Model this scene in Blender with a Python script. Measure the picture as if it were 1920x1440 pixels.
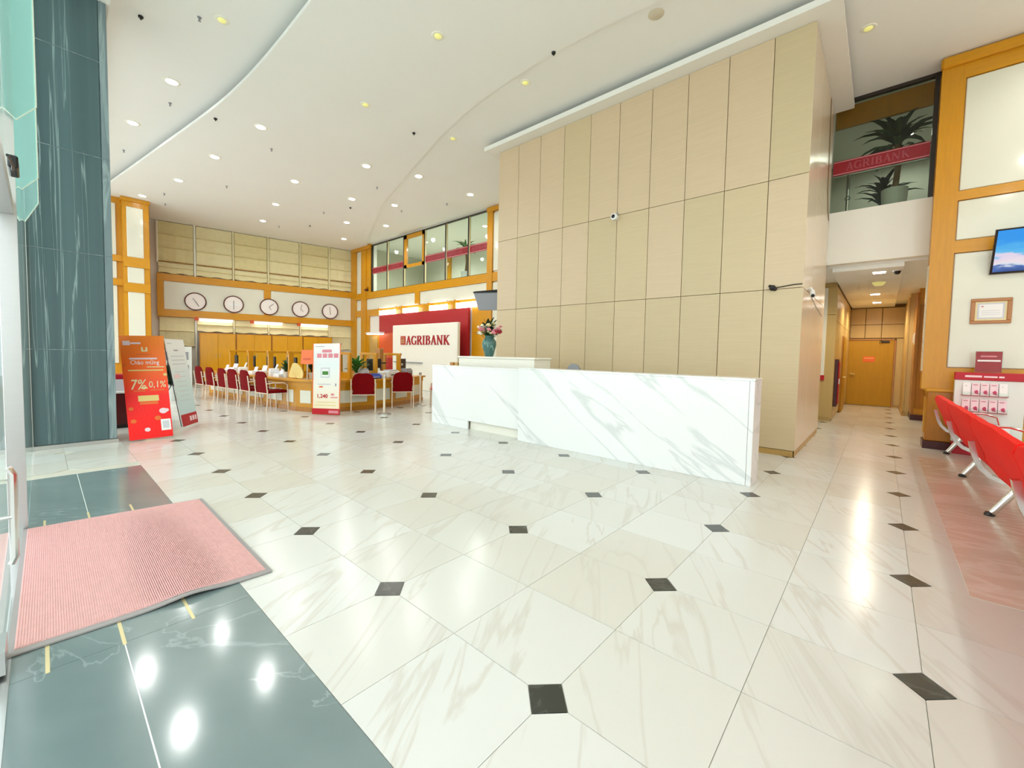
import bpy, bmesh, math, random
from mathutils import Vector, Matrix
for o in list(bpy.data.objects): bpy.data.objects.remove(o)
random.seed(7)
S = bpy.context.scene
COL = S.collection

# ------------------------------------------------------------------ camera
cam_d = bpy.data.cameras.new('camera'); cam = bpy.data.objects.new('camera', cam_d); COL.objects.link(cam)
cam_d.sensor_width = 36; cam_d.sensor_fit = 'HORIZONTAL'
cam_d.lens = 36 * 781.19 / 1920
cam_d.shift_x = (960 - 964.49) / 1920; cam_d.shift_y = (703.0 - 720) / 1920
cam_d.clip_start = 0.02; cam_d.clip_end = 300
yw, pt, rl = math.radians(41.3458), math.radians(-2.7687), math.radians(1.149)
fw = Vector((-math.sin(yw) * math.cos(pt), math.cos(yw) * math.cos(pt), math.sin(pt)))
rt = Vector((math.cos(yw), math.sin(yw), 0)); up = rt.cross(fw)
r2 = rt * math.cos(rl) + up * math.sin(rl); u2 = up * math.cos(rl) - rt * math.sin(rl)
mw = Matrix((r2, u2, -fw)).transposed().to_4x4(); mw.translation = (0.991, -1.377, 1.443)
cam.matrix_world = mw
S.camera = cam

# ------------------------------------------------------------------ world, light, exposure
W = bpy.data.worlds.new('sky'); S.world = W; W.use_nodes = True
bg = W.node_tree.nodes['Background']; bg.inputs[0].default_value = (0.90, 0.98, 1.0, 1); bg.inputs[1].default_value = 2.1
LAMP_W = 50.0       # one ceiling downlight
S.view_settings.view_transform = 'Standard'; S.view_settings.look = 'None'
S.view_settings.exposure = 0.16; S.view_settings.gamma = 1.0; S.view_settings.use_curve_mapping = False
S.cycles.use_denoising = True
S.cycles.sample_clamp_indirect = 8.0
S.cycles.max_bounces = 7; S.cycles.diffuse_bounces = 4; S.cycles.glossy_bounces = 3; S.cycles.transmission_bounces = 3; S.cycles.transparent_max_bounces = 10
S.cycles.use_adaptive_sampling = True; S.cycles.adaptive_threshold = 0.08; S.cycles.adaptive_min_samples = 16

# ------------------------------------------------------------------ helpers
def lin(c):
    c = c / 255.0
    return c / 12.92 if c <= 0.04045 else ((c + 0.055) / 1.055) ** 2.4
def rgb(r, g, b): return (lin(r), lin(g), lin(b), 1)
MATS = {}
def mat(name, col, rough=0.5, metal=0.0, spec=0.5, var=0.0, vscale=3.0, stretch=(1, 1, 1), emit=0.0, bump=0.0, coat=0.0):
    """plain procedural material with optional fine noise variation"""
    m = bpy.data.materials.new(name); m.use_nodes = True
    nt = m.node_tree; b = nt.nodes['Principled BSDF']
    b.inputs['Base Color'].default_value = col; b.inputs['Roughness'].default_value = rough
    b.inputs['Metallic'].default_value = metal; b.inputs['Specular IOR Level'].default_value = spec
    if coat: b.inputs['Coat Weight'].default_value = coat; b.inputs['Coat Roughness'].default_value = 0.08
    if emit:
        b.inputs['Emission Color'].default_value = col; b.inputs['Emission Strength'].default_value = emit
    if var or bump:
        tc = nt.nodes.new('ShaderNodeTexCoord'); mp = nt.nodes.new('ShaderNodeMapping'); mp.inputs['Scale'].default_value = stretch
        nz = nt.nodes.new('ShaderNodeTexNoise'); nz.inputs['Scale'].default_value = vscale; nz.inputs['Detail'].default_value = 6
        nt.links.new(tc.outputs['Object'], mp.inputs['Vector']); nt.links.new(mp.outputs['Vector'], nz.inputs['Vector'])
        if var:
            mx = nt.nodes.new('ShaderNodeMix'); mx.data_type = 'RGBA'
            lo = [max(0, v * (1 - var)) for v in col[:3]] + [1]; hi = [min(1, v * (1 + var)) for v in col[:3]] + [1]
            mx.inputs['A'].default_value = lo; mx.inputs['B'].default_value = hi
            nt.links.new(nz.outputs['Fac'], mx.inputs['Factor']); nt.links.new(mx.outputs['Result'], b.inputs['Base Color'])
        if bump:
            bp = nt.nodes.new('ShaderNodeBump'); bp.inputs['Strength'].default_value = bump
            nt.links.new(nz.outputs['Fac'], bp.inputs['Height']); nt.links.new(bp.outputs['Normal'], b.inputs['Normal'])
    MATS[name] = m
    return m
def stone(name, base, vein, rough, scale=1.2, stretch=(1, 1, 1), rot=(0, 0, 0), vein_pos=(0.52, 0.6), tile=0.0, tint=None, cloud=None, spec=0.5, coords='Object'):
    """veined stone: warped noise ridges for veins, soft clouding, optional per-tile tint from the tile cell"""
    m = bpy.data.materials.new(name); m.use_nodes = True
    nt = m.node_tree; b = nt.nodes['Principled BSDF']; L = nt.links
    b.inputs['Roughness'].default_value = rough; b.inputs['Specular IOR Level'].default_value = spec
    geo = nt.nodes.new('ShaderNodeNewGeometry')
    src = geo.outputs['Position']
    if tile:
        sc = nt.nodes.new('ShaderNodeVectorMath'); sc.operation = 'SCALE'; sc.inputs['Scale'].default_value = 1 / tile; L.new(src, sc.inputs[0])
        fl = nt.nodes.new('ShaderNodeVectorMath'); fl.operation = 'FLOOR'; L.new(sc.outputs[0], fl.inputs[0])
        sep = nt.nodes.new('ShaderNodeSeparateXYZ'); L.new(fl.outputs[0], sep.inputs[0])
        cmb = nt.nodes.new('ShaderNodeCombineXYZ'); L.new(sep.outputs[0], cmb.inputs[0]); L.new(sep.outputs[1], cmb.inputs[1])
        wn = nt.nodes.new('ShaderNodeTexWhiteNoise'); wn.noise_dimensions = '3D'; L.new(cmb.outputs[0], wn.inputs['Vector'])
        off = nt.nodes.new('ShaderNodeVectorMath'); off.operation = 'SCALE'; off.inputs['Scale'].default_value = 9.0; L.new(wn.outputs['Color'], off.inputs[0])
        ad = nt.nodes.new('ShaderNodeVectorMath'); ad.operation = 'ADD'; L.new(src, ad.inputs[0]); L.new(off.outputs[0], ad.inputs[1]); src = ad.outputs[0]
    mp = nt.nodes.new('ShaderNodeMapping'); mp.vector_type = 'TEXTURE'; mp.inputs['Scale'].default_value = [1 / q for q in stretch]; mp.inputs['Rotation'].default_value = rot; L.new(src, mp.inputs['Vector'])
    n1 = nt.nodes.new('ShaderNodeTexNoise'); n1.inputs['Scale'].default_value = scale; n1.inputs['Detail'].default_value = 8; n1.inputs['Distortion'].default_value = 0.9
    L.new(mp.outputs[0], n1.inputs['Vector'])
    rp = nt.nodes.new('ShaderNodeValToRGB'); L.new(n1.outputs['Fac'], rp.inputs['Fac'])
    e = rp.color_ramp.elements; c = (vein_pos[0] + vein_pos[1]) / 2
    e[0].position = vein_pos[0]; e[0].color = (0, 0, 0, 1); e[1].position = vein_pos[1]; e[1].color = (0, 0, 0, 1)
    x = e.new(c); x.color = (1, 1, 1, 1)
    n2 = nt.nodes.new('ShaderNodeTexNoise'); n2.inputs['Scale'].default_value = scale * 0.7; n2.inputs['Detail'].default_value = 4; L.new(mp.outputs[0], n2.inputs['Vector'])
    cl = nt.nodes.new('ShaderNodeMix'); cl.data_type = 'RGBA'; cl.inputs['A'].default_value = base; cl.inputs['B'].default_value = cloud or base; L.new(n2.outputs['Fac'], cl.inputs['Factor'])
    cur = cl.outputs['Result']
    if tile and tint:
        tm = nt.nodes.new('ShaderNodeMix'); tm.data_type = 'RGBA'; tm.inputs['B'].default_value = tint
        pw = nt.nodes.new('ShaderNodeMath'); pw.operation = 'MULTIPLY'; pw.inputs[1].default_value = 0.75; L.new(wn.outputs['Value'], pw.inputs[0])
        L.new(pw.outputs[0], tm.inputs['Factor']); L.new(cur, tm.inputs['A']); cur = tm.outputs['Result']
    vm = nt.nodes.new('ShaderNodeMix'); vm.data_type = 'RGBA'; vm.inputs['B'].default_value = vein
    L.new(rp.outputs['Color'], vm.inputs['Factor']); L.new(cur, vm.inputs['A'])
    L.new(vm.outputs['Result'], b.inputs['Base Color'])
    MATS[name] = m
    return m
def glass(name, tint, refl=0.35, rough=0.02, veil=None):
    """thin pane: transparent with tint, Fresnel mirror on top"""
    m = bpy.data.materials.new(name); m.use_nodes = True; nt = m.node_tree; nt.nodes.clear(); L = nt.links
    out = nt.nodes.new('ShaderNodeOutputMaterial'); tr = nt.nodes.new('ShaderNodeBsdfTransparent'); tr.inputs[0].default_value = tint
    gl = nt.nodes.new('ShaderNodeBsdfGlossy'); gl.inputs['Roughness'].default_value = rough; gl.inputs['Color'].default_value = (0.95, 1, 0.98, 1)
    fr = nt.nodes.new('ShaderNodeLayerWeight'); fr.inputs['Blend'].default_value = refl
    geo = nt.nodes.new('ShaderNodeNewGeometry'); fc = nt.nodes.new('ShaderNodeMath'); fc.operation = 'SUBTRACT'; fc.use_clamp = True; L.new(fr.outputs['Fresnel'], fc.inputs[0]); L.new(geo.outputs['Backfacing'], fc.inputs[1])   # the second face of a pane only transmits
    mx = nt.nodes.new('ShaderNodeMixShader'); L.new(fc.outputs[0], mx.inputs[0]); L.new(tr.outputs[0], mx.inputs[1]); L.new(gl.outputs[0], mx.inputs[2])
    fin = mx.outputs[0]
    if veil:                                      # pale veil colour stands in for bright reflections in the glass
        df = nt.nodes.new('ShaderNodeBsdfDiffuse'); df.inputs[0].default_value = veil; tl = nt.nodes.new('ShaderNodeBsdfTranslucent'); tl.inputs[0].default_value = veil
        m1 = nt.nodes.new('ShaderNodeMixShader'); m1.inputs[0].default_value = 0.5; L.new(df.outputs[0], m1.inputs[1]); L.new(tl.outputs[0], m1.inputs[2])
        m2 = nt.nodes.new('ShaderNodeMixShader'); m2.inputs[0].default_value = 0.32; L.new(fin, m2.inputs[1]); L.new(m1.outputs[0], m2.inputs[2]); fin = m2.outputs[0]
    L.new(fin, out.inputs[0]); MATS[name] = m
    return m
def emis(name, col, s):
    m = bpy.data.materials.new(name); m.use_nodes = True; nt = m.node_tree; nt.nodes.clear()
    out = nt.nodes.new('ShaderNodeOutputMaterial'); e = nt.nodes.new('ShaderNodeEmission'); e.inputs[0].default_value = col; e.inputs[1].default_value = s
    nt.links.new(e.outputs[0], out.inputs[0]); MATS[name] = m
    return m

class MB:
    """collects polygons; build() links them as one mesh object"""
    def __init__(s): s.v = []; s.f = []
    def add(s, vs, fs):
        k = len(s.v); s.v += [tuple(p) for p in vs]; s.f += [tuple(i + k for i in f) for f in fs]; return s
    def box(s, x0, x1, y0, y1, z0, z1):
        x0, x1 = sorted((x0, x1)); y0, y1 = sorted((y0, y1)); z0, z1 = sorted((z0, z1))
        return s.hexa([(x0, y0, z0), (x1, y0, z0), (x1, y1, z0), (x0, y1, z0), (x0, y0, z1), (x1, y0, z1), (x1, y1, z1), (x0, y1, z1)])
    def hexa(s, p): return s.add(p, [(3, 2, 1, 0), (4, 5, 6, 7), (0, 1, 5, 4), (1, 2, 6, 5), (2, 3, 7, 6), (3, 0, 4, 7)])
    def cbox(s, x0, x1, y0, y1, z0, z1, c=0.01):
        """box with chamfered edges (three nested rings)"""
        def ring(a, z): return [(x0 + a, y0 + 0, z), (x1 - a, y0, z), (x1, y0 + a, z), (x1, y1 - a, z), (x1 - a, y1, z), (x0 + a, y1, z), (x0, y1 - a, z), (x0, y0 + a, z)]
        def inner(z): return [(x0 + c, y0 + c, z), (x1 - c, y0 + c, z), (x1 - c, y0 + c, z), (x1 - c, y1 - c, z), (x1 - c, y1 - c, z), (x0 + c, y1 - c, z), (x0 + c, y1 - c, z), (x0 + c, y0 + c, z)]
        vs = inner(z0) + ring(c, z0 + c) + ring(c, z1 - c) + inner(z1); fs = []
        for r in range(3):
            for i in range(8): a, b = r * 8 + i, r * 8 + (i + 1) % 8; fs.append((a, b, b + 8, a + 8))
        fs += [tuple(reversed(range(8))), tuple(range(24, 32))]
        return s.add(vs, fs)
    def prism(s, pts, z0, z1):
        n = len(pts); vs = [(x, y, z0) for x, y in pts] + [(x, y, z1) for x, y in pts]
        return s.add(vs, [tuple(reversed(range(n))), tuple(range(n, 2 * n))] + [(i, (i + 1) % n, n + (i + 1) % n, n + i) for i in range(n)])
    def tube(s, path, r, n=8, close=True):
        P = [Vector(p) for p in path]; rs = r if isinstance(r, (list, tuple)) else [r] * len(P); k = len(s.v); prev = None
        for i, p in enumerate(P):
            t = (P[min(i + 1, len(P) - 1)] - P[max(i - 1, 0)]).normalized()
            if prev is None: a = t.orthogonal().normalized()
            else: a = (prev - t * prev.dot(t)).normalized()
            prev = a; b = t.cross(a)
            for j in range(n):
                an = 2 * math.pi * j / n; s.v.append(tuple(p + (a * math.cos(an) + b * math.sin(an)) * rs[i]))
        for i in range(len(P) - 1):
            for j in range(n): s.f.append((k + i * n + j, k + i * n + (j + 1) % n, k + (i + 1) * n + (j + 1) % n, k + (i + 1) * n + j))
        if close: s.f.append(tuple(k + j for j in reversed(range(n)))); e = k + (len(P) - 1) * n; s.f.append(tuple(e + j for j in range(n)))
        return s
    def lathe(s, prof, c=(0, 0, 0), n=20, axis='z'):
        k = len(s.v)
        for r, h in prof:
            for j in range(n):
                a = 2 * math.pi * j / n
                if axis == 'z': s.v.append((c[0] + r * math.cos(a), c[1] + r * math.sin(a), c[2] + h))
                elif axis == 'y': s.v.append((c[0] + r * math.cos(a), c[1] + h, c[2] + r * math.sin(a)))
                else: s.v.append((c[0] + h, c[1] + r * math.cos(a), c[2] + r * math.sin(a)))
        for i in range(len(prof) - 1):
            for j in range(n): s.f.append((k + i * n + j, k + i * n + (j + 1) % n, k + (i + 1) * n + (j + 1) % n, k + (i + 1) * n + j))
        s.f.append(tuple(k + j for j in reversed(range(n)))); e = k + (len(prof) - 1) * n; s.f.append(tuple(e + j for j in range(n)))
        return s
    def ball(s, c, r, n=8, m=5, sz=1.0):
        return s.lathe([(max(1e-4, r * math.sin(math.pi * i / m)), -r * sz * math.cos(math.pi * i / m)) for i in range(m + 1)], c, n)
    def strip(s, rows, close=False):
        """grid of points rows[i][j] -> quads"""
        n = len(rows[0]); k = len(s.v)
        for r in rows: s.v += [tuple(p) for p in r]
        for i in range(len(rows) - 1):
            for j in range(n - 1): s.f.append((k + i * n + j, k + i * n + j + 1, k + (i + 1) * n + j + 1, k + (i + 1) * n + j))
        return s
    def sheet(s, rows, t):
        """grid with thickness t (closed): offset along the local normal"""
        n = len(rows[0]); m = len(rows); R = [[Vector(p) for p in r] for r in rows]; B = []
        for i in range(m):
            b = []
            for j in range(n):
                du = R[min(i + 1, m - 1)][j] - R[max(i - 1, 0)][j]; dv = R[i][min(j + 1, n - 1)] - R[i][max(j - 1, 0)]
                nn = du.cross(dv); nn = nn.normalized() if nn.length > 1e-9 else Vector((0, 0, 1)); b.append(R[i][j] + nn * t)
            B.append(b)
        k = len(s.v); s.strip(R); s.strip([list(reversed(r)) for r in B])
        h = k + m * n
        F = lambda i, j: k + i * n + j
        G = lambda i, j: h + i * n + (n - 1 - j)
        for i in range(m - 1): s.f.append((F(i, 0), F(i + 1, 0), G(i + 1, 0), G(i, 0))); s.f.append((F(i + 1, n - 1), F(i, n - 1), G(i, n - 1), G(i + 1, n - 1)))
        for j in range(n - 1): s.f.append((F(0, j + 1), F(0, j), G(0, j), G(0, j + 1))); s.f.append((F(m - 1, j), F(m - 1, j + 1), G(m - 1, j + 1), G(m - 1, j)))
        return s
    def mesh(s, name, m=None, smooth=False):
        me = bpy.data.meshes.new(name); me.from_pydata(s.v, [], s.f); me.validate(); me.update()
        if m: me.materials.append(MATS[m] if isinstance(m, str) else m)
        if smooth:
            me.polygons.foreach_set('use_smooth', [True] * len(me.polygons)); me.set_sharp_from_angle(angle=math.radians(38))
        return me
    def build(s, name, m, parent=None, smooth=False, **kw):
        return link(name, s.mesh(name, m, smooth), parent, **kw)
def link(name, me, parent=None, loc=None, rz=None, label=None, cat=None, group=None, kind=None):
    o = bpy.data.objects.new(name, me); COL.objects.link(o)
    if parent: o.parent = parent
    if loc: o.location = loc
    if rz is not None: o.rotation_euler = (0, 0, rz)
    tag(o, label, cat, group, kind)
    return o
def tag(o, label=None, cat=None, group=None, kind=None):
    for k, v in (('label', label), ('category', cat), ('group', group), ('kind', kind)):
        if v: o[k] = v
    return o
def thing(name, label, cat, loc=(0, 0, 0), rz=0, group=None): return link(name, None, None, loc, rz, label, cat, group)
def dup(root, loc, rz, label, group=None):
    r = root.copy(); COL.objects.link(r); r.location = loc; r.rotation_euler = (0, 0, rz); r['label'] = label
    if group: r['group'] = group
    for ch in list(root.children):
        c = ch.copy(); COL.objects.link(c); c.parent = r
        for g in list(ch.children):
            d = g.copy(); COL.objects.link(d); d.parent = c
    return r
def B(name, m, parent, *bx, **kw):
    mb = MB()
    for b in bx: mb.box(*b)
    return mb.build(name, m, parent, **kw)
ORD = ['first', 'second', 'third', 'fourth', 'fifth', 'sixth', 'seventh', 'eighth', 'ninth', 'tenth', 'eleventh', 'twelfth']

# lettering: plain font outlines flattened to mesh, mapped through a function
def text2d(body, size=1.0, bold=0.0):
    cu = bpy.data.curves.new('t', 'FONT'); cu.body = body; cu.size = size; cu.resolution_u = 2; cu.offset = bold
    ob = bpy.data.objects.new('t', cu); COL.objects.link(ob); dg = bpy.context.evaluated_depsgraph_get(); dg.update()
    me = bpy.data.meshes.new_from_object(ob.evaluated_get(dg))
    vs = [(v.co.x, v.co.y) for v in me.vertices]; fs = [tuple(p.vertices) for p in me.polygons]
    bpy.data.objects.remove(ob); bpy.data.curves.remove(cu); bpy.data.meshes.remove(me)
    w = max((v[0] for v in vs), default=0)
    return vs, fs, w
# Roman capitals drawn from strokes: (x0, y0, x1, y1, thickness)
GL = {
 'A': (0.74, [(.10, 0, .37, 1, .07), (.37, 1, .63, 0, .15), (.2, .33, .54, .33, .06), (.0, .02, .2, .02, .05), (.5, .02, .76, .02, .05)]),
 'G': (0.80, [(.62, .86, .44, .97, .08), (.44, .97, .24, .92, .11), (.24, .92, .11, .72, .15), (.11, .72, .08, .5, .16), (.08, .5, .11, .28, .16), (.11, .28, .24, .08, .15), (.24, .08, .44, .03, .11), (.44, .03, .64, .1, .09), (.66, .04, .66, .44, .13), (.52, .44, .8, .44, .05), (.68, .72, .66, .96, .06)]),
 'R': (0.76, [(.16, 0, .16, 1, .15), (.16, .97, .42, .97, .07), (.42, .97, .57, .86, .12), (.57, .86, .57, .66, .15), (.57, .66, .42, .52, .12), (.42, .52, .16, .52, .06), (.38, .52, .68, .0, .15), (.0, .02, .32, .02, .05), (.0, .98, .2, .98, .05), (.56, .02, .8, .02, .05)]),
 'I': (0.38, [(.17, 0, .17, 1, .15), (.0, .02, .34, .02, .05), (.0, .98, .34, .98, .05)]),
 'B': (0.70, [(.16, 0, .16, 1, .15), (.16, .97, .4, .97, .06), (.4, .97, .53, .86, .11), (.53, .86, .53, .67, .14), (.53, .67, .4, .54, .11), (.4, .54, .16, .54, .06), (.4, .54, .58, .42, .11), (.58, .42, .58, .16, .15), (.58, .16, .42, .03, .11), (.42, .03, .0, .03, .06), (.0, .98, .2, .98, .05)]),
 'N': (0.84, [(.14, 0, .14, 1, .07), (.12, 1, .68, 0, .15), (.68, 0, .68, 1, .07), (.0, .02, .28, .02, .05), (.56, .98, .82, .98, .05), (.0, .98, .2, .98, .05)]),
 'K': (0.80, [(.16, 0, .16, 1, .15), (.2, .42, .64, 1, .06), (.32, .56, .68, 0, .15), (.0, .02, .32, .02, .05), (.0, .98, .32, .98, .05), (.52, .98, .78, .98, .05), (.54, .02, .82, .02, .05)]),
}
def roman(mb, word, o, u, v, n, h, d, wx=1.0):
    """raised capitals: origin o, right u, up v, outward n, height h, depth d; returns width"""
    o, u, v, n = Vector(o), Vector(u) * wx, Vector(v), Vector(n); x = 0.0
    for ch in word:
        w, st = GL[ch]
        for (a, b, c, e, t) in st:
            p, q = Vector((a, b)), Vector((c, e)); dr = (q - p).normalized(); pr = Vector((-dr.y, dr.x)) * t / 2
            k = [p + pr, p - pr, q - pr, q + pr]; pts = []
            for dd in (0, d):
                pts += [o + u * (x + kk.x) * h + v * kk.y * h + n * dd for kk in k]
            mb.hexa(pts)
        x += w + 0.06
    return x * h
# ------------------------------------------------------------------ materials
stone('floor_marble', rgb(214, 216, 210), rgb(207, 204, 194), 0.19, 1.1, (2.4, 0.3, 1), (0, 0, 0.5), (0.50, 0.545), tile=0.6, tint=rgb(209, 205, 192), cloud=rgb(222, 224, 219), spec=0.35)
stone('pink_marble', rgb(216, 198, 180), rgb(226, 214, 200), 0.16, 2.2, (0.5, 1.6, 1), (0, 0, 0.2), (0.46, 0.6), tile=0.9, tint=rgb(206, 190, 166), cloud=rgb(218, 198, 182))
stone('black_granite', rgb(84, 108, 108), rgb(150, 166, 164), 0.12, 1.1, (1, 1.8, 1), (0, 0, 0.7), (0.60, 0.615), cloud=rgb(150, 164, 162), spec=0.8)  # base greyed to hold the bright ceiling's reflection and haze
stone('inset_granite', rgb(52, 54, 49), rgb(78, 80, 74), 0.2, 6, cloud=rgb(64, 66, 60))  # base lifted: reflected light is put into the inset colour
stone('pillar_marble', rgb(46, 70, 74), rgb(142, 164, 164), 0.26, 2.0, (4.2, 4.2, 0.07), (0, 0, 0.3), (0.55, 0.575), tile=0.0, cloud=rgb(96, 124, 128))
stone('pillar_edge', rgb(108, 126, 130), rgb(150, 168, 170), 0.3, 2.0, (3.0, 3.0, 0.3), (0, 0, 0), (0.5, 0.62), cloud=rgb(128, 146, 152))
stone('counter_marble', rgb(233, 234, 232), rgb(214, 217, 215), 0.16, 0.9, (0.35, 1, 2.4), (0, 0.62, 0), (0.50, 0.56), cloud=rgb(244, 244, 242))
mat('grout', rgb(196, 194, 180), 0.7)
mat('ceiling_paint', rgb(243, 243, 238), 0.75, var=0.02, vscale=0.7)
mat('bulkhead_paint', rgb(240, 238, 230), 0.6, var=0.02)
mat('white_wall', rgb(240, 236, 226), 0.55, var=0.02)
mat('white_panel', rgb(226, 224, 206), 0.10, var=0.02, vscale=2, spec=0.6)
mat('wood', rgb(206, 142, 8), 0.3, var=0.16, vscale=5, stretch=(5, 5, 0.5), coat=0.1)
mat('wood_dark', rgb(176, 112, 12), 0.28, var=0.22, vscale=5, stretch=(5, 5, 0.5), coat=0.25)
mat('wood_rail', rgb(208, 144, 10), 0.3, var=0.14, vscale=5, stretch=(0.5, 0.5, 6), coat=0.1)
mat('cabinet_wood', rgb(216, 152, 2), 0.24, var=0.14, vscale=4, stretch=(4, 4, 0.4), coat=0.3)
mat('laminate', rgb(208, 186, 148), 0.38, var=0.07, vscale=3, stretch=(0.6, 0.6, 14))
mat('laminate_b', rgb(204, 184, 146), 0.38, var=0.07, vscale=3, stretch=(0.6, 0.6, 14))
mat('laminate_c', rgb(212, 188, 154), 0.38, var=0.07, vscale=3, stretch=(0.6, 0.6, 14))
mat('laminate_side', rgb(226, 208, 182), 0.2, var=0.06, vscale=3, stretch=(9, 9, 0.3))
mat('corridor_laminate', rgb(206, 176, 112), 0.3, var=0.08, vscale=3, stretch=(6, 6, 0.4))
mat('joint', rgb(112, 90, 52), 0.8)
mat('kick_wood', rgb(190, 152, 84), 0.4, var=0.1)
mat('maroon', rgb(70, 12, 14), 0.3)
mat('blind_fabric', rgb(224, 212, 160), 0.85, var=0.10, vscale=6, stretch=(1, 1, 3), bump=0.15)
mat('blind_fabric_b', rgb(230, 220, 174), 0.85, var=0.10, vscale=6, stretch=(1, 1, 3), bump=0.15)
mat('warm_white', rgb(244, 242, 226), 0.5)
mat('clock_rim', rgb(96, 40, 36), 0.35); mat('clock_face', rgb(244, 236, 230), 0.3); mat('hand_grey', rgb(60, 60, 60), 0.4)
mat('red_print', rgb(196, 20, 36), 0.4); mat('deep_red', rgb(184, 6, 32), 0.45); mat('red_backdrop', rgb(176, 34, 40), 0.4, var=0.04)
mat('orange_red', rgb(210, 84, 40), 0.4)
mat('sign_white', rgb(244, 240, 226), 0.4, var=0.015)
mat('letter_red', rgb(178, 24, 34), 0.35)
mat('band_red', rgb(150, 10, 30), 0.35); mat('band_letter', rgb(176, 76, 86), 0.4); mat('band_line', rgb(222, 160, 168), 0.4)
mat('dark_frame', rgb(44, 36, 30), 0.4); mat('black', rgb(16, 16, 18), 0.35); mat('black_gloss', rgb(10, 10, 12), 0.12)
mat('chrome', rgb(214, 214, 210), 0.16, metal=1.0); mat('steel', rgb(196, 198, 196), 0.3, metal=1.0, var=0.04, vscale=4, stretch=(1, 1, 20))
mat('brass', rgb(226, 212, 160), 0.35, metal=0.3)
mat('cream_post', rgb(236, 222, 198), 0.35)
mat('bench_red', rgb(240, 16, 2), 0.7, spec=0.25, var=0.06, vscale=3, bump=0.04)
mat('chair_red', rgb(118, 0, 6), 0.75, spec=0.1, var=0.08, vscale=8); mat('chair_orange', rgb(220, 50, 24), 0.55, var=0.06)
mat('chair_frame', rgb(232, 212, 190), 0.3, metal=0.3)
mat('mat_red', rgb(228, 190, 186), 0.95, var=0.12, vscale=30, bump=0.2); mat('mat_rib', rgb(222, 172, 168), 0.95, var=0.12, vscale=30); mat('mat_rubber', rgb(160, 156, 154), 0.8)
mat('leaf', rgb(44, 84, 34), 0.5, var=0.3, vscale=6); mat('leaf_dark', rgb(24, 50, 24), 0.5, var=0.3, vscale=6); mat('leaf_light', rgb(70, 132, 50), 0.5, var=0.3, vscale=6)
mat('trunk', rgb(126, 104, 66), 0.8, var=0.2); mat('soil', rgb(60, 46, 34), 0.9)
mat('pot_white', rgb(228, 232, 226), 0.3); mat('vase_teal', rgb(66, 108, 104), 0.2, var=0.12, vscale=9, coat=0.3)
mat('vase_relief', rgb(120, 164, 150), 0.25)
mat('bloom_white', rgb(240, 236, 214), 0.6); mat('bloom_pink', rgb(226, 140, 150), 0.6); mat('bloom_red', rgb(168, 38, 56), 0.6); mat('bloom_cream', rgb(236, 220, 170), 0.6)
mat('paper', rgb(244, 242, 240), 0.6); mat('paper_pink', rgb(240, 214, 220), 0.5); mat('paper_grey', rgb(206, 208, 214), 0.6); mat('rose_print', rgb(196, 60, 100), 0.5)
mat('plastic_white', rgb(238, 238, 236), 0.35); mat('plastic_grey', rgb(150, 152, 158), 0.4); mat('blue_cloth', rgb(70, 92, 190), 0.7)
mat('straw', rgb(232, 206, 130), 0.7, var=0.1, vscale=20, stretch=(1, 1, 6))
mat('door_wood', rgb(186, 138, 0), 0.45, var=0.10, vscale=4, stretch=(5, 5, 0.4))
mat('orange_sign', rgb(236, 110, 40), 0.4); mat('gold_frame', rgb(176, 112, 44), 0.3, var=0.15, coat=0.3)
mat('yellow_lens', rgb(240, 236, 150), 0.4, emit=0.3)
mat('speaker_grille', rgb(212, 202, 178), 0.7)
mat('mezz_wall', rgb(198, 198, 182), 0.7, var=0.05); mat('mezz_dark', rgb(70, 82, 72), 0.7)
mat('pavement', rgb(214, 214, 210), 0.8, var=0.05)
mat('acrylic_red', rgb(200, 10, 34), 0.15)
emis('lens', (1.0, 0.97, 0.96, 1), 18.0); emis('tube_glow', (1.0, 0.97, 0.95, 1), 4.5)
for q in ('lens', 'yellow_lens'): MATS[q].cycles.emission_sampling = 'NONE'       # the bulbs beside the lenses light the room
glass('pane_clear', (0.96, 0.99, 0.97, 1), 0.18); glass('pane_mezz', (0.90, 0.94, 0.91, 1), 0.30); glass('pane_dark', (0.78, 0.82, 0.76, 1), 0.30)
glass('fin_glass', (0.80, 0.94, 0.90, 1), 0.3, veil=rgb(194, 226, 226)); glass('acrylic', (0.93, 0.97, 0.95, 1), 0.2)

# ------------------------------------------------------------------ floor: slab, tiles, black cabochons
ZC, ZE, ZD, ZB = 6.42, 6.62, 6.46, 6.25       # main ceiling, entrance ceiling, inner ceiling, bulkhead underside
floor = B('floor', 'grout', None, (-22, 8, -1.56, 18, -0.2, -0.006), kind='structure')
T, C_ = 0.6, 0.104                                 # tile side, cabochon half-diagonal
def tile_poly(cx, cy, g=0.0016):
    """corners of one tile cell; (cx,cy) = which corner carries the cabochon"""
    p = []
    for (a, b) in ((0, 0), (1, 0), (1, 1), (0, 1)):
        x, y = (g if a == 0 else T - g), (g if b == 0 else T - g)
        if (a, b) == (cx, cy):
            sx, sy = (1 if a == 0 else -1), (1 if b == 0 else -1)
            q1, q2 = (x + sx * C_, y), (x, y + sy * C_)
            p += [q2, q1] if (a, b) in ((0, 0), (1, 1)) else [q1, q2]
        else: p.append((x, y))
    return p
tmesh = {}
for cx in (0, 1):
    for cy in (0, 1): tmesh[cx, cy] = MB().prism(tile_poly(cx, cy), -0.006, 0.0).mesh('floor_tile', 'floor_marble')
def is_floor(x, y):
    if y < -0.6 + 1e-3 and x > -6.0: return y + T <= -0.6 + 1e-3 and False
    if y < -1.5: return False
    return True
cells = []
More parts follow.
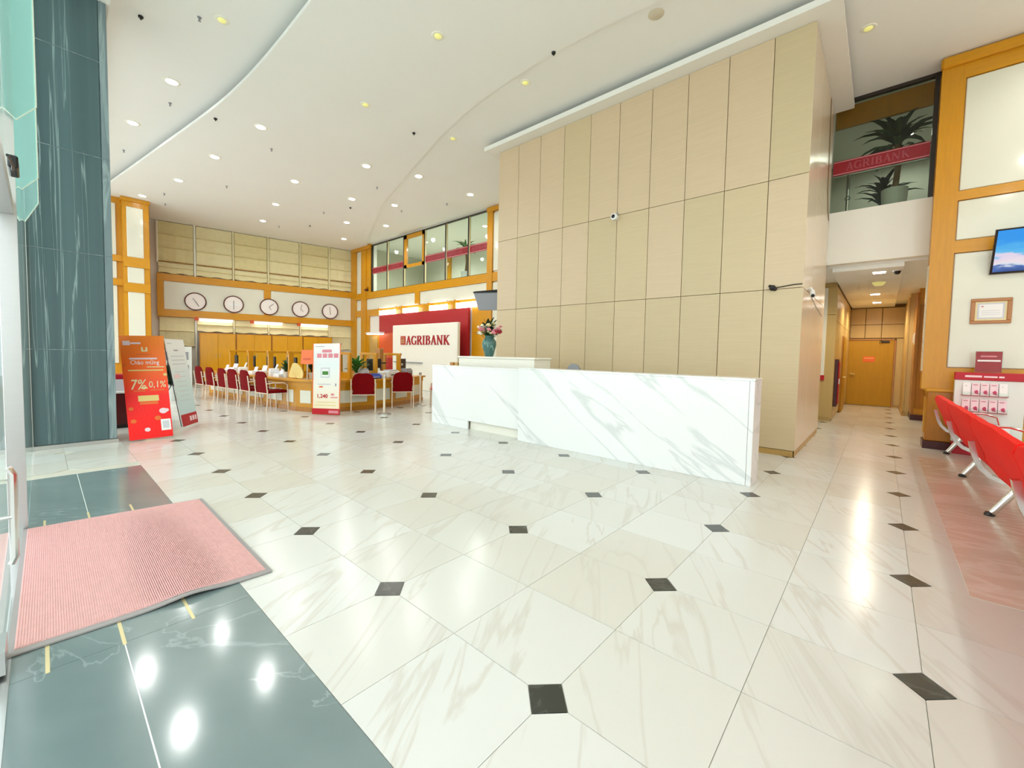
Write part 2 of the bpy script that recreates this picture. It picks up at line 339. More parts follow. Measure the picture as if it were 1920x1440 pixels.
for a in range(-35, 12):
    for b in range(-3, 30):
        x, y = a * T, b * T
        xc, yc = x + T / 2, y + T / 2
        if yc < -1.5: continue
        if yc < -0.6 and xc > -5.76: continue
        if yc > 9 and not (-3 < xc < 5): continue
        if yc > 17: continue
        if -5.9 < xc < -0.1 and 6.6 < yc < 8.9: continue       # inside the core block
        # rough view test: in front of the camera and inside the horizontal field
        d = Vector((xc - 0.991, yc + 1.377, 0)); z = d.dot(fw); s_ = d.dot(r2)
        vis = z > 0.3 and abs(s_) < z * 1.35 and not (yc > 6 and xc < -0.2)
        cells.append((d.length if vis else 99 + d.length, a, b))
cells.sort(); rest = MB()
for i, (dist, a, b) in enumerate(cells):
    k = (a % 2, b % 2)                            # node (even,even) is at a corner of every cell
    if i < 300: link('floor_tile', tmesh[k], floor, (a * T, b * T, 0))
    else:
        pts = [(x + a * T, y + b * T) for x, y in tile_poly(*k)]; rest.prism(pts, -0.006, 0.0)
rest.build('tile_field', 'floor_marble', floor, kind='stuff')
g = C_ - 0.0025
imesh = MB().prism([(g, 0), (0, g), (-g, 0), (0, -g)], -0.006, 0.0).mesh('floor_inset', 'inset_granite')
for i in range(-16, 3):
    for j in range(-1, 14):
        x, y = i * 1.2, j * 1.2
        if y < 0 and x > -5.9: continue
        if y < -1: continue
        if y > 9 and not (-1 < x < 3): continue
        if -5.9 < x < -0.1 and 6.6 < y < 8.9: continue
        link('floor_inset', imesh, floor, (x, y, 0.0006))
# pinkish border beside the benches
pk = MB().box(0.0015, 0.8985, 0.0015, 0.8485, 0, 0.003).mesh('border_tile', 'pink_marble')
for i in range(4):
    for j in range(6): link('border_tile', pk, floor, (1.47 + i * 0.9, 2.4 + j * 0.85, 0))
# black granite entrance strip with a thin joint and brass inlays
xs = [-5.77, -4.5, -1.72, 0.6, 3.0, 5.4, 7.8]
for i in range(len(xs) - 1):
    for (y0, y1) in ((-1.138, -0.602), (-1.5, -1.142)):
        B('granite_slab', 'black_granite', floor, (xs[i] + 0.0012, xs[i + 1] - 0.0012, y0, y1, -0.006, 0.0008))
for y in (-1.39, -1.14, -0.87):
    B('brass_strip', 'brass', floor, (-4.12, -1.7, y - 0.007, y + 0.007, 0.0, 0.0025))
B('joint_strip', 'pot_white', floor, (-5.77, 7.8, -1.1425, -1.1375, 0.0, 0.0014))
B('threshold', 'steel', floor, (-7.6, 8, -1.58, -1.5, -0.006, 0.004))
pave = B('pavement', 'pavement', None, (-30, 20, -25, -1.58, -0.25, -0.02), kind='structure')

# ------------------------------------------------------------------ ceilings
def interp(pts, x):
    pts = sorted(pts)
    if x <= pts[0][0]: return pts[0][1]
    for (a, b), (c, d) in zip(pts, pts[1:]):
        if x <= c: t = (x - a) / (c - a); return b + (d - b) * t
    return pts[-1][1]
cv1 = [(-21, -0.35), (-18.5, -0.08), (-16.43, .19), (-13.9, .54), (-11.96, .80), (-10.63, .985), (-9.42, 1.135), (-8.4, 1.225), (-7.37, 1.27), (-6.38, 1.285), (-5.32, 1.283), (-2, 1.26), (8, 1.2)]
cv2 = [(-21, 10.8), (-17.8, 9.08), (-15.6, 7.96), (-12, 6.38), (-9.53, 5.61), (-7.71, 5.06), (-6.19, 4.63), (-5.15, 4.45), (-4.28, 4.36), (-3.3, 4.32), (-2.34, 4.36), (-1.55, 4.45), (0, 4.75), (2, 5.2), (8, 6.4)]
def smooth(pts, x): return (interp(pts, x - .5) + 2 * interp(pts, x) + interp(pts, x + .5)) / 4
XS = [-21.5 + 0.25 * i for i in range(119)]
def zone(name, ylo, yhi, z, th, m, **kw):
    mb = MB()
    lo = [ylo(x) for x in XS]; hi = [max(yhi(x), l + 0.001) for x, l in zip(XS, lo)]
    mb.strip([[(x, y, z) for x, y in zip(XS, hi)], [(x, y, z) for x, y in zip(XS, lo)]])             # underside faces down
    mb.strip([[(x, y, z) for x, y in zip(XS, lo)], [(x, y, z + th) for x, y in zip(XS, lo)]])         # edge towards the entrance
    mb.strip([[(x, y, z + th) for x, y in zip(XS, lo)], [(x, y, z + th) for x, y in zip(XS, hi)]])
    mb.strip([[(x, y, z + th) for x, y in zip(XS, hi)], [(x, y, z) for x, y in zip(XS, hi)]])
    return mb.build(name, m, None, kind='structure', **kw)
zone('ceiling_main', lambda x: smooth(cv1, x), lambda x: min(smooth(cv2, x), 9.0), ZC, 0.06, 'ceiling_paint')
zone('ceiling_entrance', lambda x: -0.6, lambda x: smooth(cv1, x) + 0.9, ZE, 0.1, 'ceiling_paint')
zone('ceiling_inner', lambda x: min(smooth(cv2, x), 9.0) - 0.05, lambda x: 9.05, ZD, 0.1, 'ceiling_paint')
B('ceiling_roof', 'ceiling_paint', None, (-22, 8, -1.7, 9.05, 6.72, 6.85), kind='structure')
B('ceiling_facade', 'ceiling_paint', None, (-22, 8, -1.56, -0.6, 6.38, 6.7), kind='structure')
# bulkhead that wraps the panelled core
B('ceiling_bulkhead', 'bulkhead_paint', None, (-6.33, 0.375, 5.70, 8.94, ZB, 6.345), kind='structure')

# ------------------------------------------------------------------ panelled core block
core = B('wall_core', 'joint', None, (-6.075, 0.062, 6.0, 8.93, 0.0, ZB), kind='structure')
jx = [-6.09, -5.475, -4.842, -4.209, -3.576, -2.943, -2.310, -1.677, -1.044, -0.425, 0.08]
rows = [(0.09, 2.51), (2.51, 4.15), (4.15, ZB)]
lam = ['laminate', 'laminate_b', 'laminate_c']; rr = random.Random(3)
for i in range(10):
    for (z0, z1) in rows:
        w = 0.0045
        MB().cbox(jx[i] + (0 if i == 0 else w), jx[i + 1] - (0 if i == 9 else w), 5.978, 6.002, z0 + 0.004, z1 - 0.004, 0.002).build('wall_panel', rr.choice(lam), core)
jy = [6.003, 6.98, 8.0, 8.42, 8.93]
for i in range(4):
    for (z0, z1) in rows: MB().cbox(0.06, 0.08, jy[i] + 0.004, jy[i + 1] - 0.004, z0 + 0.004, z1 - 0.004, 0.002).build('side_panel', 'laminate_side', core)
for i in range(3):
    MB().cbox(-6.095, -6.07, 6.003 + i * 0.975, 6.97 + i * 0.975, 0.09, ZB - 0.004, 0.002).build('side_panel', 'laminate', core)
B('kick_board', 'kick_wood', core, (-6.07, 0.075, 5.985, 6.0, 0.0, 0.085), (0.062, 0.074, 5.985, 8.93, 0.0, 0.085))

# ------------------------------------------------------------------ back wall with the mezzanine windows
YB = 8.95
wb = B('wall_back', 'white_wall', None, (-18.95, -6.0, YB + 0.02, YB + 0.25, 0, 4.2), kind='structure')
B('wall_back_upper', 'white_wall', None, (-18.95, -17.10, YB + 0.02, YB + 0.25, 4.2, 6.6), (-9.2, -6.0, YB + 0.02, YB + 0.25, 4.2, 6.6), kind='structure')
# wooden frame members
P = [('wood_rail', (-18.9, -6.1, YB - 0.06, YB + 0.03, 3.94, 4.24)), ('wood_rail', (-18.9, -6.1, YB - 0.05, YB + 0.03, 3.12, 3.42)),
     ('wood', (-18.9, -18.45, YB - 0.10, YB + 0.03, 0.1, 6.44)), ('wood', (-17.95, -17.50, YB - 0.09, YB + 0.03, 0.1, 6.44)), ('wood', (-17.50, -17.12, YB - 0.06, YB + 0.03, 4.24, 6.44)),
     ('wood_rail', (-18.9, -17.1, YB - 0.12, YB + 0.03, 6.26, 6.46)), ('wood_rail', (-18.45, -17.95, YB - 0.07, YB + 0.03, 3.94, 4.24)), ('wood_rail', (-18.45, -17.95, YB - 0.07, YB + 0.03, 3.12, 3.42)),
     ('wood', (-13.62, -13.30, YB - 0.06, YB + 0.03, 3.42, 3.94)), ('wood', (-9.40, -9.15, YB - 0.08, YB + 0.03, 0.1, 6.42)), ('wood', (-17.5, -17.28, YB - 0.05, YB + 0.03, 0.1, 3.12)),
     ('wood_rail', (-9.42, -6.1, YB - 0.10, YB + 0.03, 6.30, 6.45)), ('wood', (-10.15, -9.40, YB - 0.04, YB + 0.03, 0.1, 3.12))]
for m, b in P: B('wood_frame', m, wb, b)
for b in [(-18.45, -17.95, 4.24, 6.26), (-18.45, -17.95, 3.42, 3.94), (-18.45, -17.95, 0.9, 3.12), (-17.5, -13.62, 3.42, 3.94), (-13.30, -9.40, 3.42, 3.94), (-9.15, -6.1, 4.3, 6.25), (-9.15, -6.1, 1.0, 3.9)]:
    MB().cbox(b[0], b[1], YB - 0.03, YB + 0.03, b[2], b[3], 0.012).build('white_panel', 'white_panel', wb)
# the window: posts, panes, red band with capitals, pass door
win = B('window_1', 'dark_frame', None, (-17.12, -9.40, YB - 0.02, YB + 0.04, 4.235, 4.265), (-17.12, -9.40, YB - 0.02, YB + 0.04, 6.37, 6.42), kind='structure')
mx_ = [-17.08, -15.77, -14.48, -13.03, -11.70, -10.41, -9.41]
for i, x in enumerate(mx_):
    B('window_post', 'dark_frame', win, (x - 0.035, x + 0.035, YB - 0.03, YB + 0.05, 4.26, 6.38))
    if 0 < i < 6: B('post_trim', 'bloom_cream', win, (x + 0.035, x + 0.055, YB - 0.025, YB + 0.03, 4.26, 6.37))
for i in range(6):
    B('pane', 'pane_mezz', win, (mx_[i] + 0.036, mx_[i + 1] - 0.036, YB + 0.0, YB + 0.012, 4.265, 6.37))
    if i != 2:
        bd = B('glass_band', 'band_red', win, (mx_[i] + 0.05, mx_[i + 1] - 0.05, YB - 0.012, YB - 0.006, 5.06, 5.35))
        B('band_line', 'band_line', bd, (mx_[i] + 0.05, mx_[i + 1] - 0.05, YB - 0.016, YB - 0.012, 5.315, 5.33), (mx_[i] + 0.05, mx_[i + 1] - 0.05, YB - 0.016, YB - 0.012, 5.08, 5.095))
        lt = MB(); roman(lt, 'AGRIBANK', (mx_[i] + 0.16, YB - 0.012, 5.14), (1, 0, 0), (0, 0, 1), (0, -1, 0), 0.13 if i > 0 else 0.13, 0.005); lt.build('band_lettering', 'band_letter', bd)
B('pass_door_frame', 'wood', win, (-14.42, -14.24, YB - 0.05, YB + 0.03, 5.02, 6.37), (-13.16, -13.04, YB - 0.05, YB + 0.03, 5.02, 6.37), (-14.42, -13.04, YB - 0.05, YB + 0.03, 6.22, 6.37), (-14.42, -13.04, YB - 0.05, YB + 0.03, 5.02, 5.14))
# mezzanine room behind the window
B('wall_mezzanine', 'mezz_wall', None, (-19, -6, 13.0, 13.2, 4.0, 6.9), (-19, -18.8, 9.2, 13, 4.0, 6.9), (-6.2, -6, 9.2, 13, 4.0, 6.9), kind='structure')
B('floor_mezzanine', 'mezz_wall', None, (-19, -6, 9.2, 13, 4.05, 4.2), kind='structure')
B('ceiling_mezzanine', 'ceiling_paint', None, (-19, -6, 9.2, 13, 6.7, 6.8), kind='structure')
mw_ = B('trim_1', 'wood', None, (-16.6, -16.2, 12.9, 13.0, 4.2, 6.7), (-13.2, -12.8, 12.9, 13.0, 4.2, 6.7), (-9.6, -9.2, 12.9, 13.0, 4.2, 6.7), kind='structure')

# ------------------------------------------------------------------ clock wall (turned 11.65 degrees); local frame: x = out of the wall, y = along it
CW = (-20.4, 1.68, 0.0); CR = -math.radians(11.65); LEN = 7.44
def cl(name, m, *bx, parent=None, **kw):
    mb = MB()
    for b in bx: mb.box(*b)
    o = mb.build(name, m, parent, **kw)
    if not parent: o.location = CW; o.rotation_euler = (0, 0, CR)
    return o
wl = cl('wall_left', 'white_wall', (-0.45, -0.2, -2.2, LEN + 0.3, 0, 6.7), kind='structure')
for b, m in [((-0.1, 0.06, 0, LEN, 4.08, 4.36), 'wood_rail'), ((-0.1, 0.06, 0, LEN, 2.69, 2.97), 'wood_rail'), ((-0.1, 0.055, 0, 0.20, 2.97, 4.08), 'wood'), ((-0.1, 0.055, LEN - 0.12, LEN, 2.97, 4.08), 'wood'), ((-0.1, 0.055, 3.60, 3.86, 2.97, 4.08), 'wood')]:
    cl('wood_frame', m, b, parent=wl)
for s0, s1 in ((0.20, 3.60), (3.86, LEN - 0.12)): MB().cbox(-0.1, 0.03, s0, s1, 2.97, 4.08, 0.012).build('white_panel', 'white_panel', wl)
sj = [0.0, 1.19, 2.49, 3.78, 5.06, 6.32, LEN]          # bays
for s in sj[1:-1]: cl('painted_daylight_strip', 'warm_white' if s < 1.2 else 'blind_fabric_b', (-0.2, -0.02, s - 0.03, s + 0.03, 4.36, 6.42), (-0.2, -0.02, s - 0.03, s + 0.03, 0.0, 2.69), parent=wl)  # pale strips painted for the daylight between blinds, whitest at the first gap
cl('painted_daylight_strip', 'warm_white', (-0.2, 0.0, 0.0, 0.05, 4.8, 6.4), parent=wl)
# roman blinds: upper and lower bays
def blind(s0, s1, ztop, zbot, sag, seed):
    r = random.Random(seed); rows_ = []; n = 9
    folds = []; z = ztop
    nf = max(2, int((ztop - zbot) / 0.42)); dz = (ztop - zbot) / nf
    for k in range(nf):
        for (t, d) in ((0, 0.03), (0.45, 0.012), (0.9, 0.03), (0.97, 0.085)): folds.append((ztop - (k + t) * dz, d))
    folds.append((zbot, 0.04))
    for (zz, d) in folds:
        lowness = (ztop - zz) / (ztop - zbot)
        rows_.append([(d - 0.09 + 0.012 * math.sin(j * 1.9 + seed) * lowness, s0 + (s1 - s0) * j / (n - 1), zz - sag * lowness ** 3 * (0.5 + 0.5 * math.sin(j * math.pi / 2 + seed))) for j in range(n)])
    return MB().sheet(rows_, 0.006)
for lv, (zt, zb, nm) in enumerate(((6.40, 4.40, 'above the clock panel'), (2.68, 2.17, 'under the clock panel'))):
    for i in range(6):
        zbb = zb if lv == 0 else (1.55 if i in (0, 5) else zb)
        th = thing('roman_blind', f'cream fabric roman blind {nm}, {ORD[i]} from the wooden pier', 'blind', CW, CR, f'roman blinds {nm}')
        a0, a1 = sj[i] + 0.045, sj[i + 1] - 0.045
        if lv == 0:
            blind(a0, a1, zt, 4.86, 0.0, i).build('fabric', 'blind_fabric' if i % 2 == 0 else 'blind_fabric_b', th)
            MB().tube([(-0.03, a0, 4.845), (-0.03, a1, 4.835)], 0.014, 6).build('bottom_rail', 'wood_dark', th)
            blind(a0, a1, 4.82, 4.42, 0.05, i + 9).build('gathered_hem', 'blind_fabric_b', th)
        else:
            blind(a0, a1, zt, zbb, 0.05, i + 3).build('fabric', 'blind_fabric_b', th)

# ------------------------------------------------------------------ left wooden pier and the wall beside it
pier = B('wall_pier', 'wood', None, (-21.5, -18.09, 0.50, 1.17, 0, 6.6), (-22, -18.35, -1.56, 0.52, 0, 6.6), kind='structure')
for (z0, z1) in ((6.16, 6.42), (4.12, 4.46), (3.30, 3.60), (0.1, 1.3)):
    pass
for (y0, y1, z0, z1) in ((0.60, 1.02, 4.46, 6.12), (0.60, 1.02, 3.60, 4.13), (0.60, 1.02, 0.5, 3.30)):
    MB().cbox(-18.10, -18.06, y0, y1, z0, z1, 0.012).build('white_panel', 'white_panel', pier)
for (z0, z1) in ((4.50, 6.2), (3.72, 4.30), (0.9, 3.5)):
    MB().cbox(-18.38, -18.30, -1.3, 0.36, z0, z1, 0.012).build('white_panel', 'white_panel', pier)
MB().cbox(-19.9, -18.02, 0.46, 1.20, 6.30, 6.42, 0.02).build('crown', 'wood_rail', pier)
MB().cbox(-20.2, -18.2, 1.165, 1.20, 0, 6.3, 0.01).build('pier_side', 'wood_dark', pier)
B('pier_rail', 'wood_rail', pier, (-18.33, -18.25, -1.3, 0.5, 3.5, 3.72), (-18.33, -18.25, -1.3, 0.5, 4.30, 4.50), (-18.12, -18.04, 0.5, 1.17, 4.13, 4.46), (-18.12, -18.04, 0.5, 1.17, 3.30, 3.60))

# ------------------------------------------------------------------ marble pillar by the entrance
pil = B('wall_pillar', 'pillar_edge', None, (-8.45, -7.665, -1.48, -0.66, 0, 6.38), kind='structure')
zj = [0.06, 1.39, 2.77, 4.17, 5.52, 6.38]
for i in range(5):
    MB().cbox(-7.67, -7.645, -1.485, -0.735, zj[i] + 0.004, zj[i + 1] - 0.004, 0.004).build('marble_slab', 'pillar_marble', pil)
    MB().cbox(-7.668, -7.642, -0.727, -0.645, zj[i] + 0.004, zj[i + 1] - 0.004, 0.004).build('edge_slab', 'pillar_edge', pil)
    MB().cbox(-8.44, -7.68, -0.665, -0.645, zj[i] + 0.004, zj[i + 1] - 0.004, 0.004).build('return_slab', 'pillar_marble', pil)
for z in zj[1:-1]: B('joint_strip', 'vase_relief' if False else 'pillar_edge', pil, (-7.66, -7.643, -1.486, -0.644, z - 0.0045, z + 0.0045))
B('pillar_base', 'steel', pil, (-8.46, -7.625, -1.49, -0.63, 0.0, 0.055))

# ------------------------------------------------------------------ right wall (faces the entrance) and corridor
YR = 8.62
wr = B('wall_right', 'wood_dark', None, (1.60, 8, YR + 0.02, YR + 0.33, 0, 6.6), kind='structure')
B('wood_frame', 'wood', wr, (1.52, 1.80, YR - 0.02, YR + 0.35, 1.0, 6.30)); B('wood_frame', 'wood_rail', wr, (1.80, 8, YR - 0.02, YR + 0.03, 6.06, 6.30))
B('wood_frame', 'wood_rail', wr, (1.80, 8, YR - 0.015, YR + 0.03, 4.11, 4.26)); B('wood_frame', 'wood_rail', wr, (1.80, 8, YR - 0.015, YR + 0.03, 3.26, 3.46)); B('wood_frame', 'wood_rail', wr, (1.80, 8, YR - 0.015, YR + 0.03, 0.14, 1.37))
MB().cbox(1.50, 8, YR - 0.10, YR + 0.05, 6.28, 6.45, 0.03).build('crown', 'wood_rail', wr)
for (z0, z1) in ((4.27, 6.05), (3.47, 4.10), (1.38, 3.25)):
    for (a, b_) in ((1.81, 4.4), (4.6, 7.6)): MB().cbox(a, b_, YR - 0.004, YR + 0.03, z0, z1, 0.01).build('white_panel', 'white_panel', wr)
B('wood_frame', 'wood', wr, (4.4, 4.6, YR - 0.02, YR + 0.03, 1.37, 6.1))
# pedestal of the wooden pilaster
MB().cbox(1.59, 1.93, YR - 0.10, YR + 0.3, 0.13, 0.98, 0.015).build('pedestal', 'wood_dark', wr)
MB().cbox(1.565, 1.96, YR - 0.125, YR + 0.3, 0.96, 1.02, 0.015).build('pedestal_cap', 'wood', wr)
for (y0, y1, z0, z1) in ((YR + 0.05, YR + 0.27, 1.3, 3.1),): MB().cbox(1.505, 1.53, y0, y1, z0, z1, 0.008).build('white_panel', 'white_panel', wr)
MB().cbox(1.575, 1.60, YR + 0.0, YR + 0.24, 0.26, 0.86, 0.008).build('pedestal_panel', 'wood', wr)
B('baseboard_right', 'maroon', wr, (1.57, 8, YR - 0.115, YR + 0.31, 0, 0.13))
# white spandrel above the corridor and the window over it
sp = B('wall_spandrel', 'white_wall', None, (0.08, 1.62, YB - 0.0, YB + 0.2, 3.34, 4.34), kind='structure')
w2 = B('window_2', 'dark_frame', None, (0.08, 1.62, YB + 0.02, YB + 0.1, 6.40, 6.46), (1.46, 1.54, YB - 0.02, YB + 0.1, 4.34, 6.42), kind='structure')
B('pane', 'pane_dark', w2, (0.09, 1.46, YB + 0.03, YB + 0.042, 4.35, 6.4))
bd = B('glass_band', 'band_red', w2, (0.10, 1.45, YB + 0.012, YB + 0.018, 5.05, 5.32))
B('band_line', 'band_line', bd, (0.10, 1.45, YB + 0.006, YB + 0.012, 5.295, 5.305), (0.10, 1.45, YB + 0.006, YB + 0.012, 5.065, 5.075))
lt = MB(); roman(lt, 'AGRIBANK', (0.30, YB + 0.012, 5.115), (1, 0, 0), (0, 0, 1), (0, -1, 0), 0.145, 0.006); lt.build('band_lettering', 'band_letter', bd)
B('window_head', 'wood_dark', w2, (0.08, 1.5, YB + 0.3, YB + 0.36, 6.06, 6.46))
B('floor_landing', 'mezz_wall', None, (-0.4, 3.5, 9.15, 13.5, 4.2, 4.33), kind='structure')
B('wall_landing', 'mezz_wall', None, (-0.4, 3.5, 13.3, 13.5, 4.3, 6.9), (-0.6, -0.4, 9.15, 13.5, 4.3, 6.9), (3.5, 3.7, 9.15, 13.5, 4.3, 6.9), kind='structure')
B('ceiling_landing', 'ceiling_paint', None, (-0.6, 3.7, 9.15, 13.5, 6.8, 6.9), kind='structure')
# corridor: left wall after a side opening, end wall, right wall with a second pilaster
cL = B('wall_corridor_left', 'corridor_laminate', None, (-0.6, 0.12, 11.1, 17.0, 0, 3.4), kind='structure')
for (y0, y1) in ((11.12, 12.1), (12.1, 13.3), (13.3, 15.0), (15.0, 16.6)):
    for (z0, z1) in ((0.08, 2.4), (2.4, 3.2)): MB().cbox(0.115, 0.14, y0 + 0.004, y1 - 0.004, z0 + 0.004, z1 - 0.004, 0.003).build('wall_panel', 'corridor_laminate', cL)
for (z0, z1) in ((0.08, 2.55), (2.55, 3.2)): MB().cbox(-0.58, 0.135, 11.08, 11.105, z0 + 0.004, z1 - 0.004, 0.003).build('wall_panel', 'corridor_laminate', cL)
B('wall_side_passage', 'corridor_laminate', None, (-3.2, -3.0, 9.0, 11.2, 0, 3.4), kind='structure')
cE = B('wall_corridor_end', 'corridor_laminate', None, (-0.1, 1.9, 16.68, 16.9, 0, 3.4), kind='structure'); B('joint_backing', 'joint', cE, (0.12, 1.5, 16.675, 16.68, 2.2, 3.3))
for i, (a, b_) in enumerate(((0.14, 0.53), (0.53, 0.94), (0.94, 1.5))):
    for (z0, z1) in ((2.22, 2.66), (2.66, 3.2)): MB().cbox(a + 0.008, b_ - 0.008, 16.65, 16.69, z0 + 0.008, z1 - 0.008, 0.003).build('wall_panel', 'corridor_laminate', cE)
MB().cbox(1.31, 1.5, 16.64, 16.69, 0.06, 2.2, 0.003).build('wall_panel', 'corridor_laminate', cE)
B('baseboard_end', 'kick_wood', cE, (1.31, 1.5, 16.63, 16.69, 0, 0.06))
cR = B('wall_corridor_right', 'corridor_laminate', None, (1.50, 2.2, 14.1, 17, 0, 3.4), kind='structure')
MB().cbox(1.47, 1.51, 14.1, 16.6, 0.12, 3.2, 0.004).build('wall_panel', 'corridor_laminate', cR)
B('baseboard_corridor', 'kick_wood', cR, (1.45, 1.52, 14.05, 16.6, 0, 0.1))
c2 = B('wall_second_pilaster', 'wood', None, (1.62, 2.6, 13.15, 14.1, 0.14, 3.4), kind='structure')
B('baseboard_pilaster', 'maroon', c2, (1.585, 2.6, 13.1, 14.1, 0, 0.14)); B('wood_edge', 'wood_dark', c2, (1.59, 1.64, 13.12, 14.1, 0.14, 3.2))
MB().cbox(1.66, 2.0, 13.13, 13.16, 0.3, 2.9, 0.006).build('wood_panel', 'wood_dark', c2)
B('wall_far_recess', 'white_wall', None, (3.6, 3.8, 8.9, 14.2, 0, 3.4), kind='structure')
cc = B('ceiling_corridor', 'ceiling_paint', None, (-3.2, 3.8, YB + 0.2, 17, 3.30, 3.45), kind='structure')
for (y0, y1) in ((9.16, 10.6), (10.62, 12.9), (12.92, 14.4), (14.42, 16.66)):
    MB().cbox(0.16, 1.22, y0, y1, 3.22, 3.30, 0.004).build('ceiling_board', 'ceiling_paint', cc)
B('wall_far_side', 'white_wall', None, (7.8, 8, -1.56, 9, 0, 6.7), kind='structure')  # unseen side wall, put in only for bounce and reflections
# ------------------------------------------------------------------ glass entrance front (Y about -1.5)
fx = B('wall_front', 'steel', None, (-7.65, 8, -1.56, -1.50, 6.30, 6.40), kind='structure')
B('door_header', 'steel', fx, (-3.95, 2.6, -1.57, -1.49, 2.42, 2.52))
for x in (-7.62, -3.98, 2.6, 5.2, 7.7): B('front_post', 'steel', fx, (x - 0.025, x + 0.025, -1.57, -1.475, 0, 6.3))
B('pane', 'pane_clear', fx, (-7.59, -4.01, -1.49, -1.478, 0.02, 6.3))
for (a, b_) in ((-3.95, -1.8), (-1.78, 0.4), (0.42, 2.57)): B('pane', 'pane_clear', fx, (a, b_, -1.535, -1.523, 2.53, 6.3))
for (a, b_) in ((2.63, 5.17), (5.23, 7.67)): B('pane', 'pane_clear', fx, (a, b_, -1.535, -1.523, 0.02, 6.3))
for (x, zr, zt) in ((-6.0, 2.99, 2.77), (-5.0, 3.0, 2.87), (-3.9, 3.24, 3.11)):
    fin = thing('glass_fin', 'green-tinted glass stiffening fin with a cut corner, hanging ' + {-6.0: 'nearest the marble pillar', -5.0: 'between two other fins', -3.9: 'above the doorway post'}[x], 'glass fin', (x, -1.5, 0), 0, 'glass fins of the entrance front')
    pr = [(-0.02, 6.3), (0.14, 6.3), (0.14, zr), (0.04, zt), (-0.02, zt + 0.06)]
    MB().add([(-0.006, y, z) for y, z in pr] + [(0.006, y, z) for y, z in pr], [(4, 3, 2, 1, 0), (5, 6, 7, 8, 9)] + [(i, (i + 1) % 5, 5 + (i + 1) % 5, 5 + i) for i in range(5)]).build('blade', 'fin_glass', fin)
    MB().tube([(0, 0.14, 6.3), (0, 0.14, zr), (0, 0.04, zt), (0, -0.02, zt + 0.06)], 0.005, 6).build('polished_edge', 'warm_white', fin)
# leaf of the glass door, closed beside the mat, with a pull bar
dl = thing('glass_door', 'frameless glass door leaf with steel pull bar beside the red mat', 'door', (-1.78, -1.53, 0), 0)
B('pane', 'pane_clear', dl, (-0.95, 0.0, -0.006, 0.006, 0.02, 2.40)); B('patch_fitting', 'steel', dl, (-0.2, 0.0, -0.02, 0.02, 0.02, 0.12), (-0.2, 0.0, -0.02, 0.02, 2.30, 2.40))
hb = MB(); hb.tube([(0.06, 0.05, 0.52), (0.06, 0.062, 0.55), (0.06, 0.065, 0.9), (0.06, 0.05, 0.93)], 0.011, 8); hb.tube([(0.06, 0, 0.72), (0.06, 0.062, 0.72)], 0.009, 8); hb.build('pull_bar', 'chrome', dl, True)
cl_ = thing('door_closer', 'black door closer box on the entrance header', 'door closer', (-3.3, -1.49, 2.56), 0)
MB().cbox(-0.12, 0.12, 0.0, 0.045, 0.0, 0.08, 0.008).build('body', 'black', cl_); MB().tube([(0.08, 0.02, -0.005), (0.2, 0.025, -0.012), (0.42, 0.01, -0.015)], 0.008, 6).build('arm', 'black', cl_)

# ------------------------------------------------------------------ ceiling lamps
def lamp(x, y, z, w, col, size=0.05):
    l = bpy.data.lights.new('downlight_bulb', 'SPOT'); l.energy = w; l.color = col; l.shadow_soft_size = size; l.spot_size = math.radians(168); l.spot_blend = 0.6
    o = bpy.data.objects.new('downlight_bulb', l); COL.objects.link(o); o.location = (x, y, z); return o
ring = MB().lathe([(0.075, -0.004), (0.125, -0.012), (0.138, -0.006), (0.142, 0.0)], n=20).mesh('trim_ring', 'warm_white', True)
lens = MB().lathe([(0.001, -0.019), (0.06, -0.0175), (0.092, -0.0135), (0.094, -0.008)], n=16).mesh('lens', 'lens', True)
rows_d = {
 'row nearest the curved step': [(-9.674, 1.988), (-12.241, 1.723), (-14.924, 1.442), (-17.494, .943)],
 'second row from the curved step': [(-12.233, 3.686), (-14.804, 4.044), (-17.202, 4.409)],
 'third row from the curved step': [(-9.614, 4.502), (-12.234, 5.451), (-14.763, 6.542), (-17.141, 7.615)],
 'row along the mezzanine window': [(-9.13, 5.835), (-11.729, 6.718), (-14.016, 7.793)]}
def downlight(x, y, z, label, group, bright=True, w=None):
    t = thing('ceiling_downlight', label, 'downlight', (x, y, z), 0, group)
    link('trim_ring', ring, t); link('lens', lens, t)
    b = lamp(0, 0, -0.06, w or LAMP_W, (0.99, 0.985, 0.96), 0.09); b.parent = t
def cz(x, y): return ZD if y > smooth(cv2, x) else ZC
for rn, L_ in rows_d.items():
    for i, (x, y) in enumerate(L_):
        downlight(x, y, cz(x, y), f'glowing white round downlight, {rn}, {ORD[len(L_) - 1 - i]} from the clock wall', 'glowing ceiling downlights', w=6 if x == -17.494 else None)
downlight(-8.975, 7.68, ZD, 'glowing white round downlight by the wood post beside the panelled core', 'glowing ceiling downlights')
downlight(-9.631, .425, ZE, 'glowing white downlight in the raised entrance ceiling, nearer the marble pillar', 'glowing ceiling downlights', w=85)
downlight(-12.251, .146, ZE, 'glowing white downlight in the raised entrance ceiling, farther from the marble pillar', 'glowing ceiling downlights', w=70)
